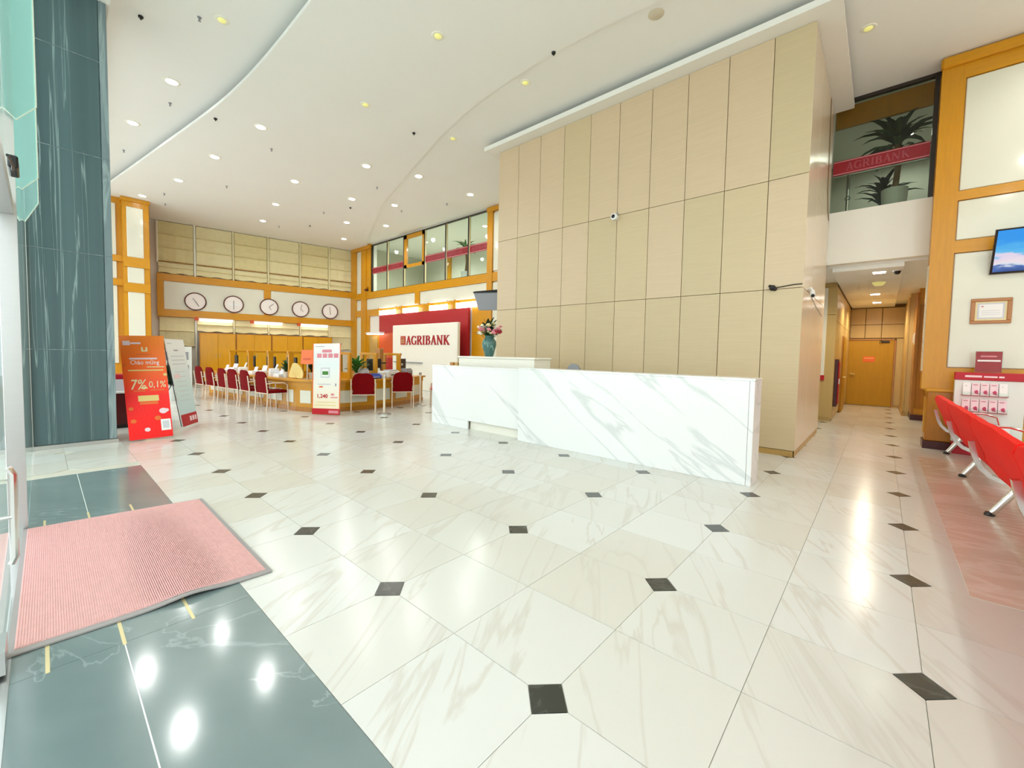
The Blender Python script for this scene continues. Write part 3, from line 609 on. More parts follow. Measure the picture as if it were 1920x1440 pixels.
# unseen lamps: some inferred from panel reflections, the rest added to brighten this side
for i, (x, y) in enumerate(((3.4, 0.4), (5.8, 0.4), (3.4, 3.0), (5.8, 3.0), (3.4, 5.6), (5.8, 5.6), (3.4, 7.6), (5.8, 7.6))): downlight(x, y, cz(x, y), f'white round downlight added out of view over the waiting benches, {ORD[i]} from the entrance', 'glowing ceiling downlights', w=80)
ylens = MB().lathe([(0.001, -0.03), (0.05, -0.028), (0.075, -0.014), (0.08, 0.0)], n=14).mesh('lens', 'yellow_lens', True)
for i, (x, y, nm) in enumerate(((-4.474, 2.855, 'in the middle of the main ceiling'), (-7.058, 3.058, 'between the curved steps'), (-6.769, 5.097, 'near the corner of the bulkhead'), (-4.179, 4.641, 'in front of the bulkhead fascia'), (0.605, 6.97, 'beside the panelled core above the passage'), (-7.062, .627, 'in the raised entrance ceiling'))):
    t = thing('ceiling_spot', f'small pale yellow recessed lamp {nm}', 'ceiling lamp', (x, y, ZE if i == 5 else cz(x, y)), 0, 'pale yellow recessed lamps'); link('trim_ring', ring, t); link('lens', ylens, t); t.scale = (.72, .72, 1)
sp_t = thing('ceiling_speaker', 'round beige ceiling speaker grille above the reception counter', 'speaker', (-1.723, 4.685, ZD), 0)
MB().lathe([(0.001, -0.02), (0.09, -0.018), (0.11, -0.006), (0.115, 0.0)], n=20).build('grille', 'speaker_grille', sp_t, True)
spk = MB().lathe([(0.03, 0), (0.03, -0.012), (0.012, -0.014), (0.012, -0.05), (0.022, -0.055), (0.022, -0.06)], n=8).mesh('sprinkler', 'plastic_grey', True)
spd = MB().lathe([(0.034, 0), (0.034, -0.02), (0.028, -0.03), (0.010, -0.034), (0.010, -0.055)], n=10).mesh('smoke_detector', 'black', True)
sl = [(-10.598, 2.513), (-14.293, 2.494), (-16.659, 1.373), (-17.854, 1.583), (-10.701, 5.454), (-14.299, 5.453), (-17.445, 5.063), (-12.005, 7.174), (-10.19, 7.734)]
for i, (x, y) in enumerate(sorted(sl, key=lambda p: -p[0])):
    link('ceiling_sprinkler', spk, None, (x, y, cz(x, y)), label=f'small fire sprinkler in the main ceiling, {ORD[i]} counted from the panelled core', cat='sprinkler', group='ceiling sprinklers')
for i, (x, y) in enumerate(((-7.273, .382), (-10.565, .55), (-14.246, .184))):
    link('ceiling_sprinkler', spk, None, (x, y, ZE), label=f'small fire sprinkler in the raised entrance ceiling, {ORD[i]} from the marble pillar', cat='sprinkler', group='ceiling sprinklers')
for (x, y, z, nm) in ((-10.065, 1.233, ZC, 'by the curved step'), (-7.202, 4.321, ZC, 'midway to the clock wall'), (-3.291, 4.304, ZC, 'on the faint ceiling seam over the counter'), (-16.352, 5.819, ZC, 'near the clock wall'), (-13.048, 5.814, ZC, 'beside a glowing downlight'), (-7.965, -.224, ZE, 'in the entrance ceiling beside the marble pillar')):
    link('smoke_detector', spd, None, (x, y, z), label='black smoke detector ' + nm, cat='detector', group='black ceiling detectors')
# corridor lamps
cl_r = MB().box(-0.11, 0.11, -0.11, 0.11, -0.012, 0.0).mesh('frame', 'warm_white'); cl_l = MB().box(-0.09, 0.09, -0.09, 0.09, -0.018, -0.011).mesh('lens', 'lens')
for i, (x, y) in enumerate(((0.872, 9.60), (0.778, 13.07), (0.80, 15.1))):
    t = thing('corridor_light', f'square glowing corridor ceiling light, {ORD[i]} from the lobby', 'ceiling light', (x, y, 3.22), 0, 'corridor ceiling lights'); link('frame', cl_r, t); link('lens', cl_l, t)
    b = lamp(0, 0, -0.14, 80, (1, 0.87, 0.64)); b.parent = t
t = thing('dome_light', 'warm frosted dome light between corridor ceiling lights', 'ceiling light', (0.859, 11.03, 3.22)); MB().lathe([(0.001, -0.08), (0.07, -0.07), (0.11, -0.03), (0.12, 0)], n=16).build('dome', 'yellow_lens', t, True)
t = thing('ceiling_camera', 'small dark dome camera on the corridor ceiling', 'camera', (1.136, 9.60, 3.22)); MB().lathe([(0.001, -0.08), (0.035, -0.07), (0.05, -0.035), (0.055, 0)], n=12).build('dome', 'black', t, True); MB().lathe([(0.07, -0.015), (0.075, 0)], n=12).build('base', 'plastic_white', t, True)
# light in the mezzanine rooms
for (x, y, z, w) in ((-15.5, 10.8, 6.5, 300), (-11.5, 10.8, 6.5, 300), (1.2, 12.2, 6.6, 60)):
    t = thing('mezzanine_light', {-15.5: 'round lamp in the mezzanine room nearer the clock wall', -11.5: 'round lamp in the mezzanine room nearer the core', 1.2: 'round lamp on the upper landing behind the plant'}[x], 'ceiling light', (x, y, 6.7 if x < 0 else 6.8), 0); link('trim_ring', ring, t); link('lens', lens, t); b = lamp(0, 0, -0.15, w, (0.95, 1, 0.95)); b.parent = t
# luminous tube fittings below the clock rail and the back rail
tubes = []
def tubelight(parent_loc, rz, a0, a1, z0, z1, d, label, local):
    t = thing('tube_light', label, 'tube light', parent_loc, rz, 'tube lights under the wooden rails')
    m1, m2, m3 = MB(), MB(), MB()
    if local:
        m1.box(0.05, 0.16, a0, a1, z1 - 0.03, z1); m2.tube([(0.11, a0 + 0.03, z0 + 0.05), (0.11, a1 - 0.03, z0 + 0.05)], 0.045, 10); m3.box(0.05, 0.17, a0 - 0.14, a0, z0 + 0.02, z1 + 0.02)
    else:
        m1.box(a0, a1, d - 0.16, d - 0.05, z1 - 0.03, z1); m2.tube([(a0 + 0.03, d - 0.11, z0 + 0.16), (a1 - 0.03, d - 0.11, z0 + 0.16)], 0.05, 10); m2.tube([(a0 + 0.03, d - 0.11, z0 + 0.05), (a1 - 0.03, d - 0.11, z0 + 0.05)], 0.05, 10); m3.box(a0 - 0.06, a0, d - 0.16, d - 0.05, z0, z1)
    m1.build('housing', 'plastic_white', t); m2.build('tube', 'tube_glow', t, True); m3.build('end_cap', 'orange_red' if local else 'wood', t)
for i, (a, b_) in enumerate(((1.28, 2.46), (3.20, 4.32), (5.04, 6.24))): tubelight(CW, CR, a, b_, 2.56, 2.69, 0, f'glowing tube light under the clock panel, {ORD[i]} from the wooden pier', True)
for i, (a, b_) in enumerate(((-16.14, -14.86), (-14.30, -13.24), (-12.47, -11.39), (-10.88, -9.78))): tubelight((0, 0, 0), 0, a, b_, 3.10, 3.44, YB - 0.05, f'glowing double tube light above the red backdrop, {ORD[i]} from the corner', False)

# ------------------------------------------------------------------ clocks
hand_angles = [(125, 300), (90, 270), (300, 40), (320, 75), (280, 95)]
for i, s in enumerate((1.19, 2.48, 3.79, 5.05, 6.33)):
    t = thing('wall_clock', f'round white wall clock with dark red rim, {ORD[i]} from the wooden pier', 'clock', CW, CR, 'five wall clocks')
    MB().lathe([(0.325, 0.03), (0.325, 0.075), (0.345, 0.09), (0.36, 0.08), (0.365, 0.03)], (0.03, s, 3.35), 28, 'x').build('rim', 'clock_rim', t, True)
    MB().lathe([(0.001, 0.052), (0.33, 0.05)], (0.03, s, 3.35), 24, 'x').build('face', 'bloom_pink' if False else 'clock_face', t)
    for k, (an, ln) in enumerate(zip(hand_angles[i], (0.15, 0.22))):
        a = math.radians(an); MB().tube([(0.092, s, 3.35), (0.092, s + ln * math.cos(a), 3.35 + ln * math.sin(a))], 0.009, 5).build('hand', 'hand_grey', t)
    if i == 1: MB().box(0.085, 0.09, s - 0.2, s + 0.2, 3.28, 3.40).build('paper_strip', 'paper', t)
# ------------------------------------------------------------------ cupboards below the clock wall
cj = [1.28, 2.53, 3.83, 5.07, 6.33]
for i in range(4):
    a, b_ = cj[i], cj[i + 1]
    t = thing('wood_cupboard', f'tall honey-coloured wooden cupboard under the clocks, {ORD[i]} from the wooden pier', 'cupboard', CW, CR, 'row of wooden cupboards')
    B('body', 'wood_dark', t, (-0.02, 0.5, a + 0.005, b_ - 0.005, 0.0, 2.09))
    mid = (a + b_) / 2
    for k, (p, q) in enumerate(((a + 0.03, mid - 0.003), (mid + 0.003, b_ - 0.03))):
        d = MB().cbox(0.495, 0.525, p, q, 0.12, 2.06, 0.006).build('door', 'cabinet_wood', t)
        y = q - 0.06 if k == 0 else p + 0.06
        MB().tube([(0.525, y, 1.1), (0.555, y, 1.1), (0.555, y, 1.26), (0.525, y, 1.26)], 0.008, 6).build('handle', 'brass', d)
    B('plinth', 'maroon', t, (0.4, 0.49, a + 0.02, b_ - 0.02, 0, 0.1))

# ------------------------------------------------------------------ red backdrop and bank sign
t = thing('sign_backdrop', 'large dark red backdrop panel behind the white bank sign', 'backdrop', (0, 0, 0))
B('panel', 'red_backdrop', t, (-16.18, -10.23, YB - 0.16, YB - 0.055, 0.0, 3.095)); B('orange_strip', 'orange_red', t, (-16.16, -14.9, YB - 0.17, YB - 0.16, 1.2, 2.3))
t = thing('bank_sign', 'white sign board with raised red capital letters in front of red backdrop', 'sign', (0, 0, 0))
MB().cbox(-14.28, -10.2, 8.28, 8.42, 0.0, 2.55, 0.02).build('board', 'sign_white', t)
lt = MB(); wd = roman(lt, 'AGRIBANK', (-13.28, 8.28, 1.76), (1, 0, 0), (0, 0, 1), (0, -1, 0), 0.34, 0.03, 1.27); lt.build('letters', 'letter_red', t)
lg = B('logo', 'letter_red', t, (-13.66, -13.34, 8.255, 8.28, 1.76, 2.10)); B('logo_lines', 'brass', lg, (-13.62, -13.38, 8.25, 8.256, 1.84, 1.862), (-13.62, -13.38, 8.25, 8.256, 1.92, 1.942), (-13.511, -13.489, 8.25, 8.256, 1.79, 2.07), (-13.60, -13.582, 8.25, 8.256, 1.79, 2.07), (-13.418, -13.40, 8.25, 8.256, 1.79, 2.07))
B('ledge', 'plastic_grey', t, (-14.1, -12.2, 8.2, 8.28, 1.04, 1.08))
# beige door leaf at the left of the backdrop, with a lamp above
t = thing('service_door', 'plain beige door beside the red backdrop under a small lamp', 'door', (0, 0, 0))
B('frame', 'wood', t, (-17.2, -16.3, YB - 0.09, YB - 0.06, 0.0, 2.25)); MB().cbox(-17.1, -16.4, YB - 0.12, YB - 0.085, 0.02, 2.17, 0.01).build('leaf', 'kick_wood', t); MB().tube([(-16.5, YB - 0.12, 1.0), (-16.5, YB - 0.17, 1.0), (-16.62, YB - 0.17, 1.0)], 0.012, 6).build('handle', 'chrome', t)
t = thing('door_lamp', 'glowing white lamp box above the beige door', 'lamp', (0, 0, 0)); MB().cbox(-16.9, -15.7, YB - 0.42, YB - 0.17, 2.26, 2.34, 0.01).build('housing', 'plastic_white', t); B('diffuser', 'tube_glow', t, (-16.85, -15.75, YB - 0.40, YB - 0.19, 2.235, 2.26))
t = thing('post_camera', 'tiny dark red security camera on the corner wood rail', 'camera', (-17.35, YB - 0.06, 4.30)); MB().cbox(-0.05, 0.05, -0.16, 0.0, 0.0, 0.09, 0.01).build('body', 'maroon', t); MB().tube([(0, -0.05, 0.05), (0, 0.0, 0.2)], 0.02, 6).build('bracket', 'maroon', t)
# hanging grey display on the edge of the core
t = thing('queue_display', 'pale grey tilted display with dark top on the core corner', 'display', (-6.55, 6.15, 2.56), math.radians(25))
MB().hexa([(-0.26, -0.02, 0.0), (0.26, -0.02, 0.0), (0.28, 0.05, 0.0), (-0.22, 0.05, 0), (-0.36, -0.12, 0.42), (0.36, -0.12, 0.42), (0.36, 0.0, 0.42), (-0.34, 0.0, 0.42)]).build('screen', 'plastic_grey', t)
MB().hexa([(-0.38, -0.14, 0.42), (0.37, -0.14, 0.42), (0.37, 0.05, 0.42), (-0.36, 0.05, 0.42), (-0.36, -0.12, 0.46), (0.36, -0.12, 0.50), (0.36, 0.05, 0.50), (-0.36, 0.05, 0.46)]).build('top_shell', 'black', t)
MB().tube([(0.1, 0.03, 0.3), (0.57, -0.05, 0.32)], 0.02, 6).build('bracket', 'black', t)
# cameras on the panels
t = thing('bullet_camera', 'white round security camera with black lens high on the core panels', 'camera', (-2.954, 5.978, 4.10)); MB().lathe([(0.05, 0.0), (0.05, -0.05), (0.062, -0.06), (0.062, -0.12), (0.045, -0.13)], (0, 0, 0), 14, 'y').build('housing', 'plastic_white', t, True); MB().lathe([(0.034, -0.12), (0.036, -0.135), (0.001, -0.14)], (0, 0, 0), 12, 'y').build('lens', 'black_gloss', t, True); MB().tube([(0.0, 0, 0.04), (0.02, -0.01, 0.09)], 0.02, 6).build('cable_gland', 'plastic_grey', t)
t = thing('panel_socket', 'black cable knot and loose cable at a panel joint', 'cable', (-0.30, 5.976, 2.53)); mb = MB(); mb.ball((0, -0.025, 0), 0.045); mb.ball((0.03, -0.02, -0.02), 0.03); mb.ball((-0.035, -0.02, 0.03), 0.022); mb.build('knot', 'black', t, True); MB().tube([(0.03, -0.01, 0.0), (0.12, -0.012, 0.01), (0.26, -0.01, 0.028), (0.37, -0.008, 0.03)], 0.007, 5).build('cable', 'black', t)
t = thing('side_camera', 'small white bullet camera on the side of the core facing the passage', 'camera', (0.08, 6.42, 2.50)); MB().tube([(0.0, 0, 0.04), (0.05, -0.02, 0.05), (0.07, -0.03, 0.0)], 0.016, 8).build('bracket', 'plastic_white', t, True); MB().tube([(0.06, 0.02, 0.0), (0.085, -0.1, -0.075)], 0.035, 12).build('housing', 'plastic_white', t, True); MB().tube([(0.0852, -0.1, -0.076), (0.088, -0.112, -0.083)], 0.024, 10).build('lens', 'black', t, True); MB().tube([(0.005, 0.0, 0.05), (0.006, 0.5, -0.02), (0.006, 1.2, -0.12), (0.006, 2.2, -0.2)], 0.004, 5).build('cable', 'plastic_grey', t)
t = thing('side_cable', 'thin dark cable looping down the side of the core', 'cable', (0.083, 8.5, 4.3)); MB().tube([(0, -0.3, 1.9), (0.004, -0.2, 1.0), (0.004, -0.12, 0.3), (0.004, 0.1, 0.0), (0.004, 0.35, -0.12)], 0.006, 5).build('wire', 'joint', t)
# ------------------------------------------------------------------ reception counter
t = thing('reception_counter', 'white veined marble reception counter in front of the beige panels', 'counter', (0, 0, 0))
MB().cbox(-3.555, -0.115, 3.90, 3.94, 0.0, 1.20, 0.004).build('front_slab', 'counter_marble', t)
MB().cbox(-0.112, -0.06, 3.90, 4.25, 0.0, 1.20, 0.004).build('end_slab', 'counter_marble', t)
MB().cbox(-3.557, -0.058, 3.898, 4.252, 1.20, 1.228, 0.004).build('top_slab', 'counter_marble', t)
B('inner_wall', 'white_wall', t, (-3.55, -0.115, 4.20, 4.25, 0.0, 1.20))
MB().cbox(-6.0, -3.60, 3.985, 4.02, 0.165, 1.17, 0.004).build('front_slab', 'counter_marble', t)
MB().cbox(-6.003, -3.60, 3.982, 4.30, 1.17, 1.20, 0.004).build('top_slab', 'counter_marble', t)
MB().cbox(-6.0, -5.95, 4.022, 4.30, 0.0, 1.17, 0.004).build('end_slab', 'counter_marble', t)
B('recessed_kick', 'sign_white', t, (-4.9, -3.60, 4.06, 4.10, 0.0, 0.17)); MB().cbox(-6.0, -4.9, 3.985, 4.02, 0.0, 0.163, 0.004).build('front_slab', 'counter_marble', t); B('shadow_gap', 'plastic_grey', t, (-3.60, -3.555, 4.0, 4.2, 0.0, 1.17))
MB().cbox(-3.6, -0.5, 4.25, 4.75, 0.70, 0.74, 0.006).build('work_surface', 'white_wall', t)
bl = thing('raised_cabinet', 'plain white raised cabinet behind the counter that carries the vase', 'cabinet', (0, 0, 0))
MB().cbox(-5.72, -3.68, 4.46, 4.95, 0.0, 1.36, 0.006).build('body', 'sign_white', bl); MB().cbox(-5.74, -3.66, 4.44, 4.97, 1.36, 1.395, 0.006).build('top', 'sign_white', bl)
t = thing('office_chair', 'dark grey office chair whose rounded back peeks over the counter', 'chair', (-3.26, 5.05, 0))
rowsb = [[(x, 0.03 + 0.25 * x * x, z) for x in (-w, -w * .5, 0, w * .5, w)] for z, w in ((0.62, .17), (0.75, .21), (1.0, .2), (1.18, .15), (1.27, .09), (1.30, .03))]
MB().sheet(rowsb, 0.05).build('backrest', 'plastic_grey', t, True); MB().cbox(-0.24, 0.24, -0.46, 0.02, 0.44, 0.52, 0.03).build('seat', 'black', t)
MB().tube([(0, -0.2, 0.44), (0, -0.2, 0.1)], 0.03, 8).build('gas_column', 'black', t)
for k in range(5): a = k * 1.2566; MB().tube([(0, -0.2, 0.1), (0.28 * math.cos(a), -0.2 + 0.28 * math.sin(a), 0.06), (0.29 * math.cos(a), -0.2 + 0.29 * math.sin(a), 0.0)], 0.02, 6).build('leg', 'black', t)
MB().tube([(0, 0.06, 0.7), (0, 0.02, 0.46), (0, -0.2, 0.43)], 0.02, 6).build('spine', 'black', t)
# ------------------------------------------------------------------ vase of flowers
V0 = (-4.98, 4.62, 1.395)
t = thing('flower_vase', 'teal ceramic vase of white, pink and red flowers on the raised cabinet', 'vase', V0)
vs = MB().lathe([(0.075, 0), (0.09, 0.02), (0.12, 0.14), (0.145, 0.24), (0.14, 0.31), (0.10, 0.36), (0.085, 0.39), (0.10, 0.42), (0.09, 0.42), (0.07, 0.38)], n=24).build('vase', 'vase_teal', t, True)
for k, (a, z) in enumerate(((-2.3, .2), (-1.4, .24), (-0.6, .18), (-1.9, .29))):
    MB().tube([(0.135 * math.cos(a + q), 0.135 * math.sin(a + q), z + 0.05 * math.sin(q * 9)) for q in (0, .1, .2, .3, .4, .5)], 0.012, 6).build('relief_swirl', 'vase_relief', vs)
lfm = MB().strip([[(-0.008 * 1.0, 0, 0), (0, 0, 0.004), (0.008, 0, 0)], [(-0.03, 0.05, 0.03), (0, 0.05, 0.024), (0.03, 0.05, 0.03)], [(-0.032, 0.13, 0.05), (0, 0.13, 0.042), (0.032, 0.13, 0.05)], [(-0.012, 0.21, 0.045), (0, 0.215, 0.04), (0.012, 0.21, 0.045)]]).mesh('leaf', 'leaf_dark', True)
lfm2 = lfm.copy(); lfm2.materials[0] = MATS['leaf']
r = random.Random(11)
for k in range(42):
    o = link('leaf', r.choice((lfm, lfm, lfm2)), t, (r.uniform(-.06, .06), r.uniform(-.06, .06), 0.40 + r.uniform(0, .16))); o.rotation_euler = (r.uniform(-.1, 1.2), r.uniform(-.3, .3), r.uniform(0, 6.28)); o.scale = [r.uniform(.8, 1.3)] * 3
bm = {}
for nm in ('white', 'pink', 'red', 'cream'):
    mb = MB(); q = random.Random(5)
    for k in range(7):
        a = k * 2.4; mb.ball((0.022 * math.cos(a) * (k > 0), 0.022 * math.sin(a) * (k > 0), 0.008 * (k % 3)), 0.02, 6, 4)
    bm[nm] = mb.mesh('bloom', 'bloom_' + nm, True)
for k in range(38):
    a = r.uniform(0, 6.28); rad = r.uniform(0.05, 0.27); h = 0.45 + r.uniform(0, .26) * (1 - rad * 1.6)
    x, y = rad * math.cos(a), rad * math.sin(a) * 0.8; side = x * rt.x + y * rt.y
    nm = r.choice(('red', 'red', 'pink')) if side > 0.13 else (r.choice(('pink', 'pink', 'white')) if side < -0.17 else r.choice(('white', 'cream', 'white', 'cream', 'pink')))
    o = link('bloom', bm[nm], t, (x, y, h)); o.scale = [r.uniform(.8, 1.5)] * 3
    MB().tube([(0, 0, 0.38), (x * .5, y * .5, h - .1), (x, y, h)], 0.004, 4).build('stem', 'leaf', t)

# ------------------------------------------------------------------ waiting bench (backs towards the camera)
t = thing('waiting_bench', 'long red upholstered waiting bench on curved chrome brackets, its back to the lobby', 'bench', (0, 0, 0))
prof = [(1.765, .585), (1.705, .72), (1.655, .88), (1.668, .935), (1.70, .95), (1.735, .925), (1.75, .86), (1.77, .70), (1.80, .58), (1.86, .51), (1.95, .495)]
low = [(1.95, .495), (2.15, .505), (2.33, .50), (2.37, .47), (2.35, .43), (2.15, .415), (1.95, .40), (1.86, .42), (1.80, .47), (1.775, .53), (1.765, .585)]
ys = [8.17, 6.40, 4.60, 2.80, 1.0, -0.8]
for i in range(len(ys) - 1):
    y1, y0 = ys[i] - 0.015, ys[i + 1] + 0.015; n = 9
    for nm, pf in (('backrest', prof), ('seat', low)):
        rows_ = []
        for j in range(n + 1):
            f = j / n; y = y0 + (y1 - y0) * f; e = 1 - (2 * f - 1) ** 8
            rows_.append([(1.85 + (x - 1.85) * (0.97 + 0.03 * e) + (0.0), y, z - 0.02 * (1 - e) * (1 if z > .8 else 0) + 0.006 * math.sin(f * 12.6 + i)) for x, z in pf])
        mb = MB(); mb.strip(rows_); m_ = len(pf)
        mb.f.append(tuple(reversed(range(m_)))); mb.f.append(tuple(n * m_ + q for q in range(m_)))
        mb.build(nm, 'bench_red', t, True)
for y in ys[:-1]:
    pth = [(1.70, y, .70), (1.715, y, .62), (1.735, y, .54), (1.77, y, .455), (1.83, y, .39), (1.90, y, .36), (2.0, y, .345), (2.2, y, .36), (2.36, y, .40)]
    mb = MB(); k = [[(x, yy, z) for (x, _, z) in pth] for yy in (y - 0.035, y + 0.035)]; mb.sheet(k, 0.04); mb.build('bracket', 'chrome', t, True)
    lg = MB().tube([(2.02, y - 0.02, .345), (1.86, y - 0.03, .06), (1.84, y - 0.03, 0.035)], [0.032, 0.03, 0.028], 10).build('leg', 'chrome', t, True)
    MB().lathe([(0.035, 0), (0.04, 0.012), (0.03, 0.035)], (1.83, y - 0.03, 0), 10).build('foot', 'black', lg, True)
    l2 = MB().tube([(2.08, y - 0.02, .345), (2.34, y - 0.03, .05)], [0.032, 0.028], 10).build('leg', 'chrome', t, True)
    MB().lathe([(0.035, 0), (0.04, 0.012), (0.03, 0.04)], (2.35, y - 0.03, 0), 10).build('foot', 'black', l2, True)
    MB().tube([(2.34, y, .40), (2.37, y, .52), (2.34, y, .64), (2.2, y, .68), (1.95, y, .67)], 0.016, 8).build('armrest', 'chrome', t, True)
B('beam', 'chrome', t, (2.02, 2.08, -0.8, 8.19, 0.325, 0.375))

# ------------------------------------------------------------------ door mat
t = thing('door_mat', 'large ribbed pinkish red entrance mat with grey rubber border', 'mat', (0, 0, 0))
c4 = [Vector((-3.95, -1.50, 0)), Vector((-1.955, -1.515, 0)), Vector((-1.915, -0.415, 0)), Vector((-3.83, -0.39, 0))]
def mq(u, v, z): p = (c4[0] * (1 - u) + c4[1] * u) * (1 - v) + (c4[3] * (1 - u) + c4[2] * u) * v; w = 0.022 * math.exp(-((v - .62) / .12) ** 2) * math.exp(-((u - 1) / .05) ** 2); return (p.x, p.y, z + w)
mb = MB(); N = 24; mb.sheet([[mq(i / N, j / N, 0.004) for j in range(N + 1)] for i in range(N + 1)], 0.008); mb.build('rubber_border', 'mat_rubber', t)
mb = MB(); mb.sheet([[mq(.012 + .966 * i / N, .02 + .955 * j / N, 0.012) for j in range(N + 1)] for i in range(N + 1)], 0.004); car = mb.build('carpet', 'mat_red', t)
mb = MB()
for k in range(110):
    v = .025 + .945 * k / 109; a, b_ = .013, .977; hw = 0.0022
    P_ = [mq(a, v - hw, .0155), mq(b_, v - hw, .0155), mq(b_, v + hw, .0155), mq(a, v + hw, .0155), mq(a, v - hw, .019), mq(b_, v - hw, .019), mq(b_, v + hw, .019), mq(a, v + hw, .019)]
    mb.hexa(P_)
mb.build('ribs', 'mat_rib', car, kind='stuff')

# ------------------------------------------------------------------ banners
def banner(name, label, BL, BR, TL, TR, art):
    t = thing(name, label, 'banner', tuple((Vector(BL) + Vector(BR)) / 2 * 1.0)); o = Vector(t.location); o.z = 0; t.location = o
    BL, BR, TL, TR = [Vector(p) - o for p in (BL, BR, TL, TR)]
    n = (BR - BL).cross(TL - BL).normalized()
    P_ = lambda u, v, d=0.0: (BL * (1 - u) + BR * u) * (1 - v) + (TL * (1 - u) + TR * u) * v + n * d
    def rect(m, u0, u1, v0, v1, name_='print_block', d=0.0035):
        MB().hexa([P_(u0, v0, 0.001), P_(u1, v0, 0.001), P_(u1, v1, 0.001), P_(u0, v1, 0.001), P_(u0, v0, d), P_(u1, v0, d), P_(u1, v1, d), P_(u0, v1, d)]).build(name_, m, t)
    def text(m, s, u, v, h, bold=0.0, slant=0.0, wmax=None):
        W_ = (BR - BL).length; H_ = (TL - BL).length
        vs, fs, w = text2d(s, h, bold); k = 1.0 if not wmax or w <= wmax * W_ else wmax * W_ / w
        MB().add([P_(u + (x * k + y * slant) / W_, v + y / H_, 0.0042) for x, y in vs], fs).build('print_text', m, t)
    def disc(m, u, v, rr_):
        W_ = (BR - BL).length; H_ = (TL - BL).length
        MB().add([P_(u + rr_ * math.cos(a * .5236) / W_, v + rr_ * math.sin(a * .5236) / H_, 0.0042) for a in range(12)], [tuple(range(12))]).build('print_motif', m, t)
    MB().sheet([[P_(i / 10, j / 10, -.004) for j in range(11)] for i in range(11)], .005).build('sheet', art['mat'], t)
    # X frame behind the sheet
    c = P_(.5, .5, -.16)
    for (u, v) in ((0, 1), (1, 1)): MB().tube([P_(u, v, -.02), c], 0.007, 6).build('frame_rod', 'black', t)
    for u in (0, 1):
        f = P_(u, 0, -0.02); MB().tube([c, f + Vector((0, 0, 0.01))], 0.007, 6).build('frame_rod', 'black', t)
    back = P_(.5, .5, -.16); ft = Vector((back.x, back.y, 0)) - n * 0.42; ft.z = 0.005; MB().tube([back, ft], 0.008, 6).build('rear_leg', 'black', t)
    for fn, args in art['do']: {'rect': rect, 'text': text, 'disc': disc}[fn](*args)
    return t
def grad(name, stops):
    m = bpy.data.materials.new(name); m.use_nodes = True; nt = m.node_tree; b = nt.nodes['Principled BSDF']; b.inputs['Roughness'].default_value = .45
    tc = nt.nodes.new('ShaderNodeTexCoord'); sx = nt.nodes.new('ShaderNodeSeparateXYZ'); rp = nt.nodes.new('ShaderNodeValToRGB')
    nt.links.new(tc.outputs['Generated'], sx.inputs[0]); nt.links.new(sx.outputs['Z'], rp.inputs[0]); nt.links.new(rp.outputs[0], b.inputs['Base Color'])
    e = rp.color_ramp.elements; e[0].position, e[0].color = stops[0]; e[1].position, e[1].color = stops[-1]
    for p, c in stops[1:-1]: e.new(p).color = c
    MATS[name] = m
grad('banner_red', [(0, rgb(252, 4, 2)), (.40, rgb(252, 14, 4)), (.62, rgb(255, 98, 18)), (1, rgb(255, 138, 38))])
grad('banner_blue', [(0, rgb(196, 222, 228)), (.45, rgb(210, 232, 234)), (.7, rgb(232, 238, 238)), (1, rgb(240, 240, 240))])
grad('banner_pastel', [(0, rgb(250, 232, 190)), (.35, rgb(246, 238, 222)), (.7, rgb(232, 240, 240)), (1, rgb(248, 240, 236))])
D = []
D += [('rect', ('paper_pink', .06, .22, .90, .945)), ('rect', ('paper_pink', .23, .46, .912, .93)), ('rect', ('bloom_cream', .46, .50, .845, .88)), ('rect', ('bloom_cream', .56, .60, .845, .88)), ('rect', ('bloom_cream', .46, .60, .835, .85)), ('rect', ('orange_sign', .34, .68, .80, .812)),
      ('rect', ('paper_pink', .17, .80, .755, .772)), ('text', ('paper', 'Chào mừng', .18, .705, .115, .0, 0, .66)), ('rect', ('straw', .12, .92, .64, .652)), ('rect', ('bloom_cream', .55, .95, .675, .683)),
      ('text', ('bloom_cream', '7%', .12, .46, .26, .002, .1, .36)), ('text', ('bloom_cream', '0,1%', .54, .475, .17, .001, .05, .40)), ('rect', ('straw', .36, .52, .465, .48)), ('rect', ('orange_sign', .20, .46, .44, .45)), ('rect', ('orange_sign', .58, .90, .445, .455)),
      ('rect', ('straw', .28, .75, .345, .40)), ('rect', ('orange_sign', .31, .72, .315, .34)), ('rect', ('paper', .74, .97, .06, .165)), ('rect', ('paper_grey', .78, .93, .08, .148, 'print_block', .005))]
for (u, v, s, m) in ((.10, .28, .03, 'orange_sign'), (.82, .245, .05, 'paper_pink'), (.90, .25, .03, 'paper_pink'), (.13, .165, .035, 'orange_sign'), (.68, .18, .04, 'orange_sign'), (.42, .08, .035, 'paper_pink'), (.06, .70, .02, 'orange_sign'), (.95, .60, .025, 'straw')): D.append(('disc', (m, u, v, s)))
banner('red_banner', 'orange and red promotional banner stand beside the marble pillar', (-7.527, -0.519, 0.02), (-7.541, 0.005, 0.03), (-8.50, -0.519, 1.63), (-8.20, 0.005, 1.645), {'mat': 'banner_red', 'do': D})
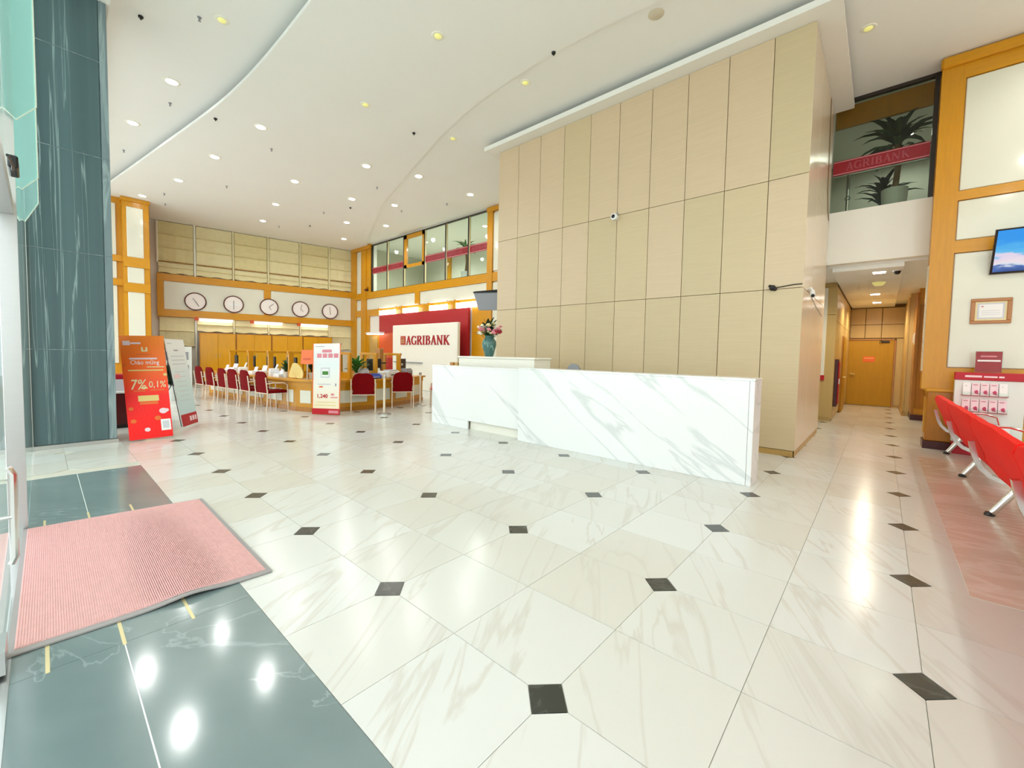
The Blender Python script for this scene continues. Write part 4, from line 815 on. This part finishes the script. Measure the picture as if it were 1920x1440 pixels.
D = [('rect', ('paper_grey', .08, .30, .945, .955)), ('rect', ('plastic_grey', .36, .58, .865, .88))] + [('rect', ('paper_grey', .15, .85, .80 - .045 * k, .81 - .045 * k)) for k in range(3)] + [('rect', ('paper_grey', .2, .75, .62 - .055 * k, .626 - .055 * k)) for k in range(7)] + [('rect', ('paper_pink', .10, .42, .55, .60)), ('text', ('plastic_grey', 'UPI', .48, .555, .07))] + [('rect', ('deep_red', .02, .98, .0, .135)), ('rect', ('paper_pink', .50, .62, .045, .10, 'print_block', .005)), ('rect', ('paper_pink', .66, .78, .045, .10, 'print_block', .005)), ('rect', ('paper_pink', .82, .92, .045, .10, 'print_block', .005))]
D = [d for d in D if d[0] != 'text']
banner('blue_banner', 'pale blue and white banner stand with a red foot behind the red one', (-8.342, 0.271, 0.03), (-8.826, 0.595, 0.03), (-8.42, 0.05, 1.60), (-8.92, 0.40, 1.60), {'mat': 'banner_blue', 'do': [(f, (a[0], 1 - a[2], 1 - a[1]) + tuple(a[3:])) if False else (f, a) for f, a in D]})
D = [('rect', ('plastic_grey', .10, .42, .955, .962)), ('rect', ('bloom_pink', .34, .68, .875, .915))] + [('rect', ('bloom_pink', .16 + .20 * k, .32 + .20 * k, .80, .86)) for k in range(4)] + [
     ('rect', ('paper_grey', .30, .62, .52, .66)), ('rect', ('paper', .33, .59, .535, .645, 'print_block', .005)), ('rect', ('leaf_light', .36, .57, .56, .61, 'print_block', .007)), ('rect', ('paper_grey', .20, .66, .42, .435)), ('rect', ('orange_sign', .25, .38, .38, .40)), ('rect', ('plastic_grey', .82, .86, .40, .44)),
     ('text', ('red_print', '1,240', .16, .235, .12, .003, 0, .52)), ('rect', ('bloom_pink', .66, .92, .235, .25)), ('rect', ('bloom_pink', .68, .78, .27, .30)), ('rect', ('straw', .15, .85, .17, .178)), ('rect', ('straw', .10, .85, .13, .138)), ('rect', ('red_print', .0, 1.0, .0, .085)), ('rect', ('bloom_pink', .60, .95, .02, .06, 'print_block', .005)), ('rect', ('orange_sign', 0, .03, .085, 1.0)), ('rect', ('orange_sign', .97, 1.0, .085, 1.0))]
banner('pastel_banner', 'pastel banner stand with green phone picture in front of the teller desk', (-8.57, 2.622, 0.02), (-8.029, 2.999, 0.02), (-8.60, 2.66, 1.60), (-8.06, 3.04, 1.62), {'mat': 'banner_pastel', 'do': D})

# ------------------------------------------------------------------ maroon side table, plant and paper stack behind the banners
t = thing('side_cabinet', 'dark maroon low cabinet behind the red banner', 'cabinet', (-9.35, -0.40, 0))
MB().cbox(-0.25, 0.25, -0.26, 0.26, 0.06, 0.62, 0.01).build('body', 'maroon', t); MB().cbox(-0.28, 0.28, -0.29, 0.29, 0.62, 0.66, 0.01).build('top', 'pot_white', t); B('plinth', 'black', t, (-0.23, 0.23, -0.24, 0.24, 0, 0.06)); MB().cbox(0.25, 0.262, -0.24, 0.24, 0.09, 0.6, 0.004).build('door', 'maroon', t)
t = thing('brochure_box', 'clear leaflet box on the maroon cabinet', 'box', (-9.3, -0.45, 0.66)); MB().cbox(-0.1, 0.1, -0.12, 0.12, 0.0, 0.2, 0.004).build('box', 'paper_grey', t); MB().cbox(-0.06, 0.06, -0.08, 0.08, 0.2, 0.3, 0.02).build('leaflets', 'deep_red', t)
t = thing('potted_plant', 'dark bushy plant in a white pot behind the blue banner', 'plant', (-13.6, 0.95, 0))
MB().lathe([(0.14, 0), (0.2, 0.3), (0.21, 0.42), (0.19, 0.42), (0.18, 0.38)], n=16).build('pot', 'pot_white', t, True); MB().lathe([(0.18, 0.38), (0.001, 0.385)], n=12).build('soil', 'soil', t)
for k in range(40): o = link('leaf', lfm, t, (r.uniform(-.05, .05), r.uniform(-.05, .05), 0.42 + r.uniform(0, .35))); o.rotation_euler = (r.uniform(.1, 1.2), 0, r.uniform(0, 6.28)); o.scale = [r.uniform(1.0, 1.9)] * 3
for k in range(6): MB().tube([(0, 0, .38), (r.uniform(-.1, .1), r.uniform(-.1, .1), .8)], 0.008, 5).build('stem', 'leaf_dark', t)
t = thing('wall_shelf_unit', 'pale shelf unit of folders against the wall behind the banners', 'shelf', (-18.0, 1.75, 0), CR)
B('carcass', 'pot_white', t, (-1.6, -0.9, -0.5, 0.5, 0, 1.5)); B('folders', 'plastic_grey', t, (-0.9, -0.86, -0.42, -0.05, 1.0, 1.3), (-0.9, -0.86, 0.05, 0.4, 1.0, 1.3)); B('lower_folders', 'black', t, (-0.9, -0.86, -0.42, 0.4, 0.5, 0.8))
# ------------------------------------------------------------------ teller desk (curved front)
path = [(-14.5, 2.03), (-13.3, 2.17), (-12.1, 2.30), (-10.9, 2.44), (-9.95, 2.55), (-9.45, 2.62), (-9.05, 2.80), (-8.80, 3.10), (-8.69, 3.45), (-8.67, 4.15), (-8.82, 4.85), (-9.10, 5.55), (-9.5, 6.3)]
PV = [Vector(p) for p in path]
def offs(d):
    out = []
    for i, p in enumerate(PV):
        tv = (PV[min(i + 1, len(PV) - 1)] - PV[max(i - 1, 0)]).normalized(); out.append(p + Vector((tv.y, -tv.x)) * d)
    return out
t = thing('teller_desk', 'long curved honey-wood teller desk with white inset panels', 'desk', (0, 0, 0))
o1, o2 = offs(0.10), offs(-0.75)
mb = MB(); n = len(PV)
vs = [(p.x, p.y, .715) for p in o1] + [(p.x, p.y, .715) for p in o2] + [(p.x, p.y, .76) for p in o1] + [(p.x, p.y, .76) for p in o2]; fs = []
for i in range(n - 1): fs += [(i, i + 1, n + i + 1, n + i), (2 * n + i, 3 * n + i, 3 * n + i + 1, 2 * n + i + 1), (i, 2 * n + i, 2 * n + i + 1, i + 1), (n + i, n + i + 1, 3 * n + i + 1, 3 * n + i)]
fs += [(0, n, 3 * n, 2 * n), (n - 1, 3 * n - 1, 4 * n - 1, 2 * n - 1)]
mb.add(vs, fs).build('desk_top', 'wood_rail', t)
a1, a2, a3 = offs(0.0), offs(-0.04), offs(0.012)
def seg(i, f0, f1, A, Bb, z0, z1):
    p0, p1 = A[i].lerp(A[i + 1], f0), A[i].lerp(A[i + 1], f1); q0, q1 = Bb[i].lerp(Bb[i + 1], f0), Bb[i].lerp(Bb[i + 1], f1)
    return MB().hexa([(p0.x, p0.y, z0), (p1.x, p1.y, z0), (q1.x, q1.y, z0), (q0.x, q0.y, z0), (p0.x, p0.y, z1), (p1.x, p1.y, z1), (q1.x, q1.y, z1), (q0.x, q0.y, z1)])
for i in range(n - 1):
    fp = seg(i, 0, 1, a1, a2, 0.10, 0.715).build('front_board', 'wood', t)
    L_ = (PV[i + 1] - PV[i]).length; e = min(.12 / L_, .2)
    if i in (0, 1, 2, 3, 4, 9, 10, 11): seg(i, e, 1 - e, a3, a2, 0.20, 0.50).build('white_inset', 'white_panel', fp)
    if i == 6: seg(5, .3, 1, a3, a2, .20, .50).build('white_inset', 'white_panel', fp); 
    if i in (7, 8): seg(i, 0.0 if i == 8 else .3, 1 if i == 7 else .8, a3, a2, .20, .50).build('white_inset', 'white_panel', fp)
    seg(i, 0, 1, offs(0.02), offs(-0.03), 0.0, 0.10).build('plinth', 'wood_dark', t)
    seg(i, 0, 1, offs(0.02), offs(-0.02), 0.60, 0.715).build('apron', 'wood_rail', t)
B('end_board', 'wood', t, (-14.54, -14.49, 2.03, 2.72, 0, .715))
# wooden dividers on the desk
def along(s):
    """point, tangent and inward normal at fraction index s of the path"""
    i = min(int(s), n - 2); p = PV[i].lerp(PV[i + 1], s - i); tv = (PV[i + 1] - PV[i]).normalized(); return p, tv, Vector((-tv.y, tv.x))
first = None
for k, s in enumerate((0.9, 1.9, 2.85, 3.9, 8.3, 9.4, 10.7)):
    p, tv, nn = along(s); c = p + nn * 0.42
    lab = f'upright wooden privacy divider on the teller desk, {ORD[k]} from the far end'
    if first is None:
        d = thing('desk_divider', lab, 'divider', (c.x, c.y, .76), math.atan2(tv.y, tv.x), 'desk dividers'); first = d
        MB().cbox(-0.03, 0.03, -0.28, -0.16, 0, .62, .006).build('post', 'wood', d); MB().cbox(-0.03, 0.03, 0.22, 0.32, 0, .62, .006).build('post', 'wood', d); MB().cbox(-0.035, 0.035, -0.30, 0.34, .60, .66, .006).build('cap', 'wood_rail', d)
        B('glass_pane', 'pane_clear', d, (-0.006, 0.006, -0.16, 0.22, .02, .60)); B('lower_board', 'wood', d, (-0.02, 0.02, -0.16, 0.22, 0, .16))
    else: dup(first, (c.x, c.y, .76), math.atan2(tv.y, tv.x), lab)
# monitors and desk clutter
def place(s, inn, al=0.0): p, tv, nn = along(s); q = p + nn * inn + tv * al; return (q.x, q.y, .76), math.atan2(tv.y, tv.x)
first = None
for k, s in enumerate((0.4, 1.35, 2.35, 3.35, 9.72, 11.55)):
    loc, a = place(s, .5); lab = f'black computer monitor on the teller desk, {ORD[k]} from the far end'
    if first is None:
        d = thing('monitor', lab, 'monitor', loc, a, 'teller monitors'); first = d
        MB().cbox(-.24, .24, -.02, .02, .18, .50, .008).build('screen', 'black', d); MB().tube([(0, .02, .3), (0, .05, .02)], .02, 8).build('neck', 'black', d); MB().cbox(-.12, .12, -.04, .14, 0, .015, .005).build('foot', 'black', d); B('label_sticker', 'paper_grey', d, (-.05, .05, -.0215, -.02, .3, .36))
    else: dup(first, loc, a, lab)
for k, s in enumerate((.6, 1.1, 1.6, 2.15, 2.6, 3.1, 3.42, 9.62)):
    loc, a = place(s, .16); hh = .05 + .05 * (k % 3)
    d = thing('paper_tray', f'white tray of papers at the customer edge of the desk, {ORD[k]} from the far end', 'paper tray', loc, a + .3 * math.sin(k * 2.1), 'paper trays on the teller desk')
    MB().cbox(-.15, .15, -.11, .11, 0, hh, .006).build('tray', 'plastic_white', d); MB().cbox(-.13, .12, -.1, .1, hh, hh + .03 + .02 * (k % 2), .004).build('papers', 'paper', d); MB().hexa([(-.1, .02, hh), (.06, .02, hh), (.06, .04, hh), (-.1, .04, hh), (-.1, .08, hh + .16), (.06, .08, hh + .16), (.06, .1, hh + .16), (-.1, .1, hh + .16)]).build('standing_form', 'paper', d)
loc, a = place(4.55, .12); d = thing('straw_fan', 'pale yellow woven fan shell standing on the desk corner', 'fan', loc, a)
mb = MB(); pts = [(0.30 * math.cos(q) * (1 + .06 * math.sin(5 * q)), .02 * math.sin(3 * q), .02 + .36 * math.sin(q)) for q in [math.pi * k / 14 for k in range(15)]]
for q in range(14): mb.hexa([(0, -.012, 0), (pts[q][0], pts[q][1] - .012, pts[q][2]), (pts[q + 1][0], pts[q + 1][1] - .012, pts[q + 1][2]), (0, -.012, .001), (0, .012, 0), (pts[q][0], pts[q][1] + .012, pts[q][2]), (pts[q + 1][0], pts[q + 1][1] + .012, pts[q + 1][2]), (0, .012, .001)])
mb.build('shell', 'straw', d); MB().cbox(-.08, .08, -.05, .05, 0, .02, .004).build('stand', 'wood_dark', d)
loc, a = place(5.3, .2); d = thing('orange_placard', 'orange notice placard standing on the desk corner', 'placard', loc, a); MB().hexa([(-.18, -.01, .36), (.18, -.01, .36), (.18, .01, .36), (-.18, .01, .36), (-.18, .03, .70), (.18, .03, .70), (.18, .05, .70), (-.18, .05, .70)]).build('panel', 'orange_sign', d); MB().tube([(0, .02, .4), (0, 0, .01)], .012, 6).build('stem', 'steel', d); MB().cbox(-.1, .1, -.06, .06, 0, .012, .004).build('base', 'steel', d); MB().box(-.1, .1, -.013, -.009, .47, .5).build('print_line', 'orange_red', d)
for (s, inn, nm, sc, m1) in ((3.67, .2, 'small green pot plant beside the white papers on the desk', 1.0, lfm2), (8.62, .28, 'bright green leafy pot plant behind the pastel banner', 1.5, lfm2), (5.0, .5, 'dark pot plant behind the straw fan', .9, lfm)):
    loc, a = place(s, inn); d = thing('desk_plant', nm, 'plant', loc, a, 'desk plants'); MB().lathe([(.06, 0), (.085, .14), (.075, .14), (.07, .12)], n=14).build('pot', 'pot_white', d, True)
    lm = m1 if sc < 1.4 else m1.copy()
    if sc > 1.4: lm.materials[0] = MATS['leaf_light']
    for k in range(30): o = link('leaf', lm, d, (0, 0, .12 + r.uniform(0, .12 * sc))); o.rotation_euler = (r.uniform(.0, 1.1), 0, r.uniform(0, 6.28)); o.scale = [r.uniform(.8, 1.2) * sc] * 3
for (s, inn, al, m1, dims, nm) in ((9.15, .12, 0, 'blue_cloth', (.22, .14, .10), 'blue folded bag on the desk edge between the red chairs'), (9.08, .4, 0.0, 'plastic_white', (.12, .12, .22), 'white box of forms beside the green plant'), (10.15, .2, 0, 'plastic_white', (.26, .16, .18), 'white office printer on the desk by the sign'), (11.12, .2, 0, 'plastic_grey', (.2, .16, .2), 'grey machine on the desk near the counter end')):
    loc, a = place(s, inn, al); d = thing('desk_machine' if 'machine' in nm or 'printer' in nm else 'desk_parcel', nm, 'printer' if 'printer' in nm else ('machine' if 'machine' in nm else ('bag' if 'bag' in nm else 'box')), loc, a)
    w, dd, h = dims; MB().cbox(-w, w, -dd, dd, 0, h, .025).build('body', m1, d); MB().cbox(-w * .7, w * .7, -dd * .9, dd * .4, h, h + .03, .008).build('lid', m1 if m1 != 'plastic_white' else 'paper_grey', d); MB().box(-w * .6, w * .6, -dd - .003, -dd + .003, h * .35, h * .5).build('slot', 'black' if m1 != 'blue_cloth' else 'paper_grey', d)
# brown wooden totem with a black tray in front of the sign
loc, a = place(10.3, .62); d = thing('wood_totem', 'brown wooden post holding a dark tray before the bank sign', 'stand', (loc[0], loc[1], .76), a); MB().cbox(-.08, .08, -.08, .08, 0, .78, .006).build('post', 'wood_dark', d); MB().cbox(-.17, .17, -.1, .12, .36, .40, .006).build('tray', 'black', d)
d = thing('rope_stands_box', 'upright dark brown slats beside the raised cabinet', 'box', (-6.3, 5.0, 0), 0); 
for k in range(3): MB().cbox(-.24 + k * .16, -.12 + k * .16, -.1, .1, 0, 1.24, .006).build('slat', 'wood_dark' if k != 1 else 'kick_wood', d)

# ------------------------------------------------------------------ armchairs at the desk; local: faces +y
def make_chair(name, label, cm, group):
    t = thing(name, label, 'chair', (0, 0, 0), 0, group)
    MB().sheet([[(x, -.24 - .10 * (z - .45) + .22 * x * x * 1.2, z) for x in (-w, -w * .5, 0, w * .5, w)] for z, w in ((.42, .20), (.50, .235), (.66, .25), (.82, .24), (.90, .19), (.93, .10))], .035).build('backrest', cm, t, True)
    MB().cbox(-.25, .25, -.24, .27, .42, .485, .025).build('seat', cm, t, True)
    for sx in (-1, 1):
        x = sx * .27
        MB().tube([(x, -.26, 0), (x, -.24, .2), (x, -.235, .45), (x, -.275, .80)], .014, 8).build('leg', 'chair_frame', t, True)
        MB().tube([(x, .25, 0), (x, .24, .3), (x, .23, .60)], .014, 8).build('leg', 'chair_frame', t, True)
        MB().tube([(x, .24, .60), (x, .15, .66), (x, -.1, .67), (x, -.25, .65)], [.014, .018, .018, .014], 8).build('armrest', 'chair_frame', t, True)
    MB().tube([(-.27, -.238, .42), (.27, -.238, .42)], .012, 6).build('rear_rail', 'chair_frame', t); MB().tube([(-.27, .24, .41), (.27, .24, .41)], .012, 6).build('front_rail', 'chair_frame', t)
    return t
ch = None; dir0 = math.atan2(.1126, 1)
for k, (x, y) in enumerate(((-13.70, 1.84), (-12.95, 1.93), (-12.15, 2.02), (-11.52, 2.09), (-10.82, 2.17), (-9.98, 2.27))):
    lab = f'dark red armchair with pale metal frame along the long desk front, {ORD[k]} from the cupboards'
    if ch is None: ch = make_chair('arm_chair', lab, 'chair_red', 'red armchairs at the teller desk'); ch.location = (x, y, 0); ch.rotation_euler = (0, 0, dir0)
    else: dup(ch, (x, y, 0), dir0 + .06 * math.sin(k * 3), lab)
dup(ch, (-8.40, 3.78, 0), math.radians(58), 'dark red armchair with its back to us just behind the pastel banner')
dup(ch, (-8.52, 4.93, 0), math.radians(62), 'dark red armchair with its back to us behind the first white post')
c2_ = make_chair('side_chair', 'bright orange-red chair seen sideways beside the marble counter end', 'chair_orange', 'red armchairs at the teller desk'); c2_.location = (-8.35, 6.05, 0); c2_.rotation_euler = (0, 0, math.radians(140))
# ------------------------------------------------------------------ barrier posts
def stanchion(loc, label):
    t = thing('barrier_post', label, 'post', loc, 0, 'white barrier posts'); MB().lathe([(.16, 0), (.16, .015), (.06, .035), (.03, .05)], n=20).build('base', 'steel', t, True); MB().tube([(0, 0, .04), (0, 0, .86)], .026, 12).build('pole', 'cream_post', t, True); MB().lathe([(.032, .84), (.036, .86), (.036, .90), (.01, .915)], n=12).build('cap', 'chrome', t, True); return t
stanchion((-7.62, 3.86, 0), 'white barrier post on a steel base before the red armchairs'); stanchion((-8.5, 5.5, 0), 'white barrier post by the orange-red chair')

# ------------------------------------------------------------------ right wall: television, certificate, rack, acrylic sign
t = thing('television', 'black-framed television showing blue sky and pink clouds on the wall', 'television', (2.20, YR - 0.05, 2.86))
def tv(u, v, d=0): return (u * 1.25 + .0, -0.02 - .30 * v * 1.0 - d, v * .62)
MB().hexa([tv(0, 0), tv(1, 0), (tv(1, 0)[0], tv(1, 0)[1] + .06, tv(1, 0)[2]), (0, tv(0, 0)[1] + .06, 0), tv(0, 1), tv(1, 1), (tv(1, 1)[0], tv(1, 1)[1] + .06, tv(1, 1)[2] + .02), (0, tv(0, 1)[1] + .06, tv(0, 1)[2] + .02)]).build('casing', 'black', t)
m = bpy.data.materials.new('tv_picture'); m.use_nodes = True; nt = m.node_tree; b = nt.nodes['Principled BSDF']; b.inputs['Base Color'].default_value = (.01, .01, .01, 1); b.inputs['Roughness'].default_value = .2
tc = nt.nodes.new('ShaderNodeTexCoord'); sx = nt.nodes.new('ShaderNodeSeparateXYZ'); nt.links.new(tc.outputs['Generated'], sx.inputs[0])
nz = nt.nodes.new('ShaderNodeTexNoise'); nz.inputs['Scale'].default_value = 5; nz.inputs['Detail'].default_value = 5; nt.links.new(tc.outputs['Generated'], nz.inputs['Vector'])
ma = nt.nodes.new('ShaderNodeMath'); ma.operation = 'MULTIPLY_ADD'; ma.inputs[1].default_value = .45; nt.links.new(nz.outputs['Fac'], ma.inputs[0]); nt.links.new(sx.outputs['Z'], ma.inputs[2])
rp = nt.nodes.new('ShaderNodeValToRGB'); nt.links.new(ma.outputs[0], rp.inputs[0]); e = rp.color_ramp.elements
e[0].position = .2; e[0].color = rgb(40, 80, 150); e[1].position = 1.2 if False else 1.0; e[1].color = rgb(20, 150, 240)
for p_, c_ in ((.33, rgb(70, 110, 180)), (.38, rgb(214, 226, 240)), (.46, rgb(240, 226, 232)), (.60, rgb(226, 214, 236)), (.68, rgb(90, 190, 240))): e.new(p_).color = c_
nt.links.new(rp.outputs[0], b.inputs['Emission Color']); b.inputs['Emission Strength'].default_value = .85; MATS['tv_picture'] = m
MB().hexa([tv(.02, .04, .001), tv(.98, .04, .001), tv(.98, .04, -.001), tv(.02, .04, -.001), tv(.02, .97, .001), tv(.98, .97, .001), tv(.98, .97, -.001), tv(.02, .97, -.001)]).build('screen', 'tv_picture', t)
MB().tube([(.62, .04, .36), (.62, -.14, .34)], .03, 8).build('bracket', 'black', t)
t = thing('certificate', 'framed white certificate in a brown wood frame under the television', 'frame', (2.03, YR - 0.004, 2.09))
for (x0, x1, z0, z1) in ((0, .44, 0, .05), (0, .44, .35, .40), (0, .05, .05, .35), (.39, .44, .05, .35)): MB().cbox(x0, x1, -.03, 0, z0, z1, .006).build('frame_bar', 'gold_frame', t)
B('mount', 'bloom_cream', t, (.05, .39, -.012, -.004, .05, .35)); B('border_print', 'paper_grey', t, (.075, .365, -.014, -.012, .075, .325)); B('sheet', 'paper', t, (.095, .345, -.016, -.014, .095, .305)); B('print_line', 'paper_grey', t, (.12, .32, -.0175, -.016, .2, .206), (.12, .32, -.0175, -.016, .17, .176), (.12, .32, -.0175, -.016, .14, .146)); B('seal', 'red_print', t, (.115, .14, -.0175, -.016, .265, .28))
t = thing('brochure_rack', 'white brochure rack with a red header strip against the right wall', 'rack', (0, 0, 0)); RY = 8.3
MB().cbox(1.885, 2.62, RY, RY + .10, .20, 1.19, .006).build('back_panel', 'pot_white', t); MB().cbox(1.88, 2.63, RY - .02, RY + .11, 1.19, 1.31, .006).build('header', 'deep_red', t)
B('header_print', 'paper_pink', t, (1.99, 2.17, RY - .0225, RY - .02, 1.235, 1.265), (2.19, 2.33, RY - .0225, RY - .02, 1.235, 1.26), (2.345, 2.40, RY - .0225, RY - .02, 1.235, 1.26)); MB().cbox(1.9, 2.6, RY - .02, RY + .16, .0, .20, .01).build('base', 'deep_red', t)
for z in (.945, .69): B('shelf_lip', 'bloom_pink', t, (1.96, 2.45, RY - .05, RY, z, z + .012)); B('acrylic_front', 'acrylic', t, (1.96, 2.45, RY - .05, RY - .047, z, z + .06))
B('shelf_lip', 'paper_grey', t, (2.12, 2.5, RY - .05, RY, .38, .392))
for row, z in enumerate((.957, .702)):
    for k in range(5):
        x = 1.975 + k * .095; rose = not (row == 0 and k in (0, 4))
        d = thing('leaflet', f'{"white leaflet with a red rose" if rose else "plain white leaflet with a small dark mark"}, {"upper" if row == 0 else "lower"} rack row, {ORD[k]} from the wooden pilaster', 'leaflet', (x, RY - .042, z), 0, 'leaflets on the brochure rack')
        MB().hexa([(0, 0, 0), (.085, 0, 0), (.085, .012, 0), (0, .012, 0), (0, .025, .19), (.085, .025, .19), (.085, .037, .19), (0, .037, .19)]).build('cover', 'paper' if not rose else 'paper_pink', d)
        P_ = lambda u, v: (u * .085, -.002 + .025 * v, v * .19)
        if rose:
            mb = MB()
            for (u, v, s) in ((.55, .2, .017), (.7, .28, .014), (.45, .3, .012), (.62, .36, .013), (.75, .14, .012)): c_ = Vector(P_(u, v)); mb.lathe([(s, -.0015), (s * .6, -.003), (.001, -.0035)], tuple(c_), 8, 'y')
            mb.build('rose_motif', 'rose_print', d); mb = MB(); mb.hexa([P_(.15, .82), P_(.75, .82), P_(.75, .815), P_(.15, .815), P_(.15, .87), P_(.75, .87), P_(.75, .865), P_(.15, .865)]); mb.build('title_print', 'bloom_pink', d)
        else: MB().lathe([(.006, -.002), (.001, -.003)], P_(.4, .75), 8, 'y').build('mark', 'plastic_grey', d)
for k in range(3):
    d = thing('flyer', f'flyer on the bottom shelf of the brochure rack, {ORD[k]} from the wooden pilaster', 'flyer', (2.13 + k * .125, RY - .042, .392), 0, 'flyers at the bottom of the rack'); MB().hexa([(0, 0, 0), (.11, 0, 0), (.11, .01, 0), (0, .01, 0), (0, .02, .14), (.11, .02, .14), (.11, .03, .14), (0, .03, .14)]).build('sheet', ('paper', 'paper_grey', 'paper')[k], d); B('title_print', ('orange_sign', 'vase_relief', 'plastic_grey')[k], d, (.015, .09, .008, .011, .09, .1))
t = thing('acrylic_sign', 'red acrylic notice with pale lettering bars standing on the rack', 'sign', (2.095, RY + .03, 1.31)); B('panel', 'acrylic_red', t, (0, .275, 0, .012, .01, .33)); B('holder', 'acrylic', t, (-.01, .285, -.004, .0, 0, .345), (-.01, .285, -.004, .06, 0, .006)); B('lettering_bar', 'bloom_pink', t, (.05, .22, -.007, -.0045, .245, .265)); B('lettering_bar', 'paper', t, (.02, .26, -.007, -.0045, .175, .2))

# ------------------------------------------------------------------ corridor: end door, hose cabinet, notice boards
dr = B('door_1', 'wood_dark', None, (.08, .125, 16.60, 16.68, 0, 2.19), (1.27, 1.31, 16.60, 16.68, 0, 2.19), (.08, 1.31, 16.60, 16.68, 2.15, 2.19), kind='structure')
lf = MB().cbox(.128, 1.267, 16.62, 16.66, .01, 2.148, .004).build('door_leaf', 'door_wood', dr)
MB().cbox(.52, .82, 16.61, 16.62, 1.44, 1.62, .003).build('door_sign', 'orange_sign', lf); MB().box(.55, .79, 16.606, 16.61, 1.555, 1.57).build('sign_print', 'bloom_cream', lf)
MB().tube([(.22, 16.62, 1.03), (.22, 16.56, 1.03), (.33, 16.55, 1.02)], .018, 8).build('door_handle', 'brass', lf, True); MB().cbox(.95, 1.15, 16.57, 16.62, 2.07, 2.13, .006).build('door_closer', 'dark_frame', lf); MB().tube([(1.0, 16.56, 2.07), (.9, 16.45, 2.05), (.95, 16.6, 2.17)], .008, 5).build('closer_arm', 'dark_frame', lf)
t = thing('hose_cabinet', 'narrow dark red fire hose cabinet on the corridor wall', 'cabinet', (.14, 11.35, .34)); MB().cbox(0, .07, 0, .42, 0, 1.15, .008).build('body', 'maroon', t); MB().cbox(.07, .085, .04, .38, .06, 1.09, .004).build('door', 'deep_red', t); MB().cbox(.085, .105, .05, .08, .55, .68, .003).build('handle', 'chrome', t)
t = thing('notice_board', 'tall narrow white notice board with a red foot at the passage corner', 'board', (-.14, 11.075, .98)); MB().cbox(0, .1, -.03, 0, .12, 2.2, .004).build('board', 'warm_white', t); MB().cbox(-.01, .11, -.04, 0, .0, .12, .004).build('red_foot', 'red_print', t)
t = thing('side_door', 'dark wooden side door in the corridor beyond the hose cabinet', 'door', (.14, 13.4, 0)); MB().cbox(0, .03, 0, 1.0, 0, 2.15, .006).build('frame', 'wood_dark', t); MB().cbox(.03, .045, .06, .94, .02, 2.09, .004).build('leaf', 'door_wood', t); MB().tube([(.045, .14, 1.0), (.1, .14, 1.0), (.1, .25, 1.0)], .014, 6).build('handle', 'brass', t)
t = thing('wall_sconce', 'pale strip light on the pilaster side facing the corridor', 'wall light', (1.6, 13.18, 1.9)); MB().cbox(-.03, .0, 0, .06, 0, .3, .006).build('body', 'warm_white', t); MB().cbox(-.045, -.03, .01, .05, .05, .25, .004).build('diffuser', 'paper', t)

# ------------------------------------------------------------------ plants behind the upper windows
strap = MB().strip([[(-.02, 0, 0), (0, 0, .01), (.02, 0, 0)], [(-.06, .18, .10), (0, .18, .08), (.06, .18, .10)], [(-.065, .40, .14), (0, .40, .11), (.065, .40, .14)], [(-.04, .60, .08), (0, .60, .065), (.04, .60, .08)], [(-.004, .74, -.02), (0, .745, -.02), (.004, .74, -.02)]]).mesh('leaf', 'leaf_dark', True)
strap2 = strap.copy(); strap2.materials[0] = MATS['leaf']
def dracaena(loc, label, h, sc, nl, potr, ms):
    t = thing('potted_dracaena', label, 'plant', loc); MB().lathe([(potr * .8, 0), (potr, .25), (potr * 1.05, .45), (potr * .92, .45), (potr * .9, .4)], n=18).build('pot', 'pot_white', t, True); MB().lathe([(potr * .9, .4), (.001, .405)], n=12).build('soil', 'soil', t)
    MB().tube([(0, 0, .4), (.03, .02, .4 + h * .5), (0, 0, .4 + h)], [.05, .045, .04], 8).build('trunk', 'trunk', t, True)
    for k in range(nl): o = link('leaf', ms[k % len(ms)], t, (0, 0, .4 + h - .25 * r.random() * (k % 2))); o.rotation_euler = (r.uniform(-.25, 1.15), r.uniform(-.2, .2), k * 2.4); o.scale = [sc * r.uniform(.75, 1.1)] * 3
dracaena((1.02, 9.6, 4.33), 'tall dracaena in a white pot behind the dark window over the passage', .95, .92, 40, .19, [strap, strap, strap2])
low_t = thing('leafy_bush', 'dark low bush around the dracaena behind the dark window', 'plant', (0.85, 10.3, 4.33)); MB().lathe([(.18, 0), (.22, .3), (.2, .3)], n=14).build('pot', 'soil', low_t, True)
for k in range(34): o = link('leaf', strap, low_t, (0, 0, .3 + .3 * r.random())); o.rotation_euler = (r.uniform(.2, 1.2), 0, k * 2.4); o.scale = [r.uniform(.6, .9)] * 3
lt2 = strap.copy(); lt2.materials[0] = MATS['leaf_light']
dracaena((-11.4, 9.7, 4.2), 'green plant in a white pot behind the mezzanine window', .9, .75, 24, .18, [lt2, strap2])
t = thing('handrail', 'steel handrail post on the upper landing beside the dark window', 'handrail', (.32, 9.4, 4.33)); MB().tube([(0, 0, 0), (0, 0, .85)], .03, 8).build('post', 'steel', t); MB().tube([(-.5, 0, .85), (1.2, 0, .85)], .025, 8).build('rail', 'steel', t); MB().ball((0, 0, .38), .05).build('collar', 'steel', t, True)
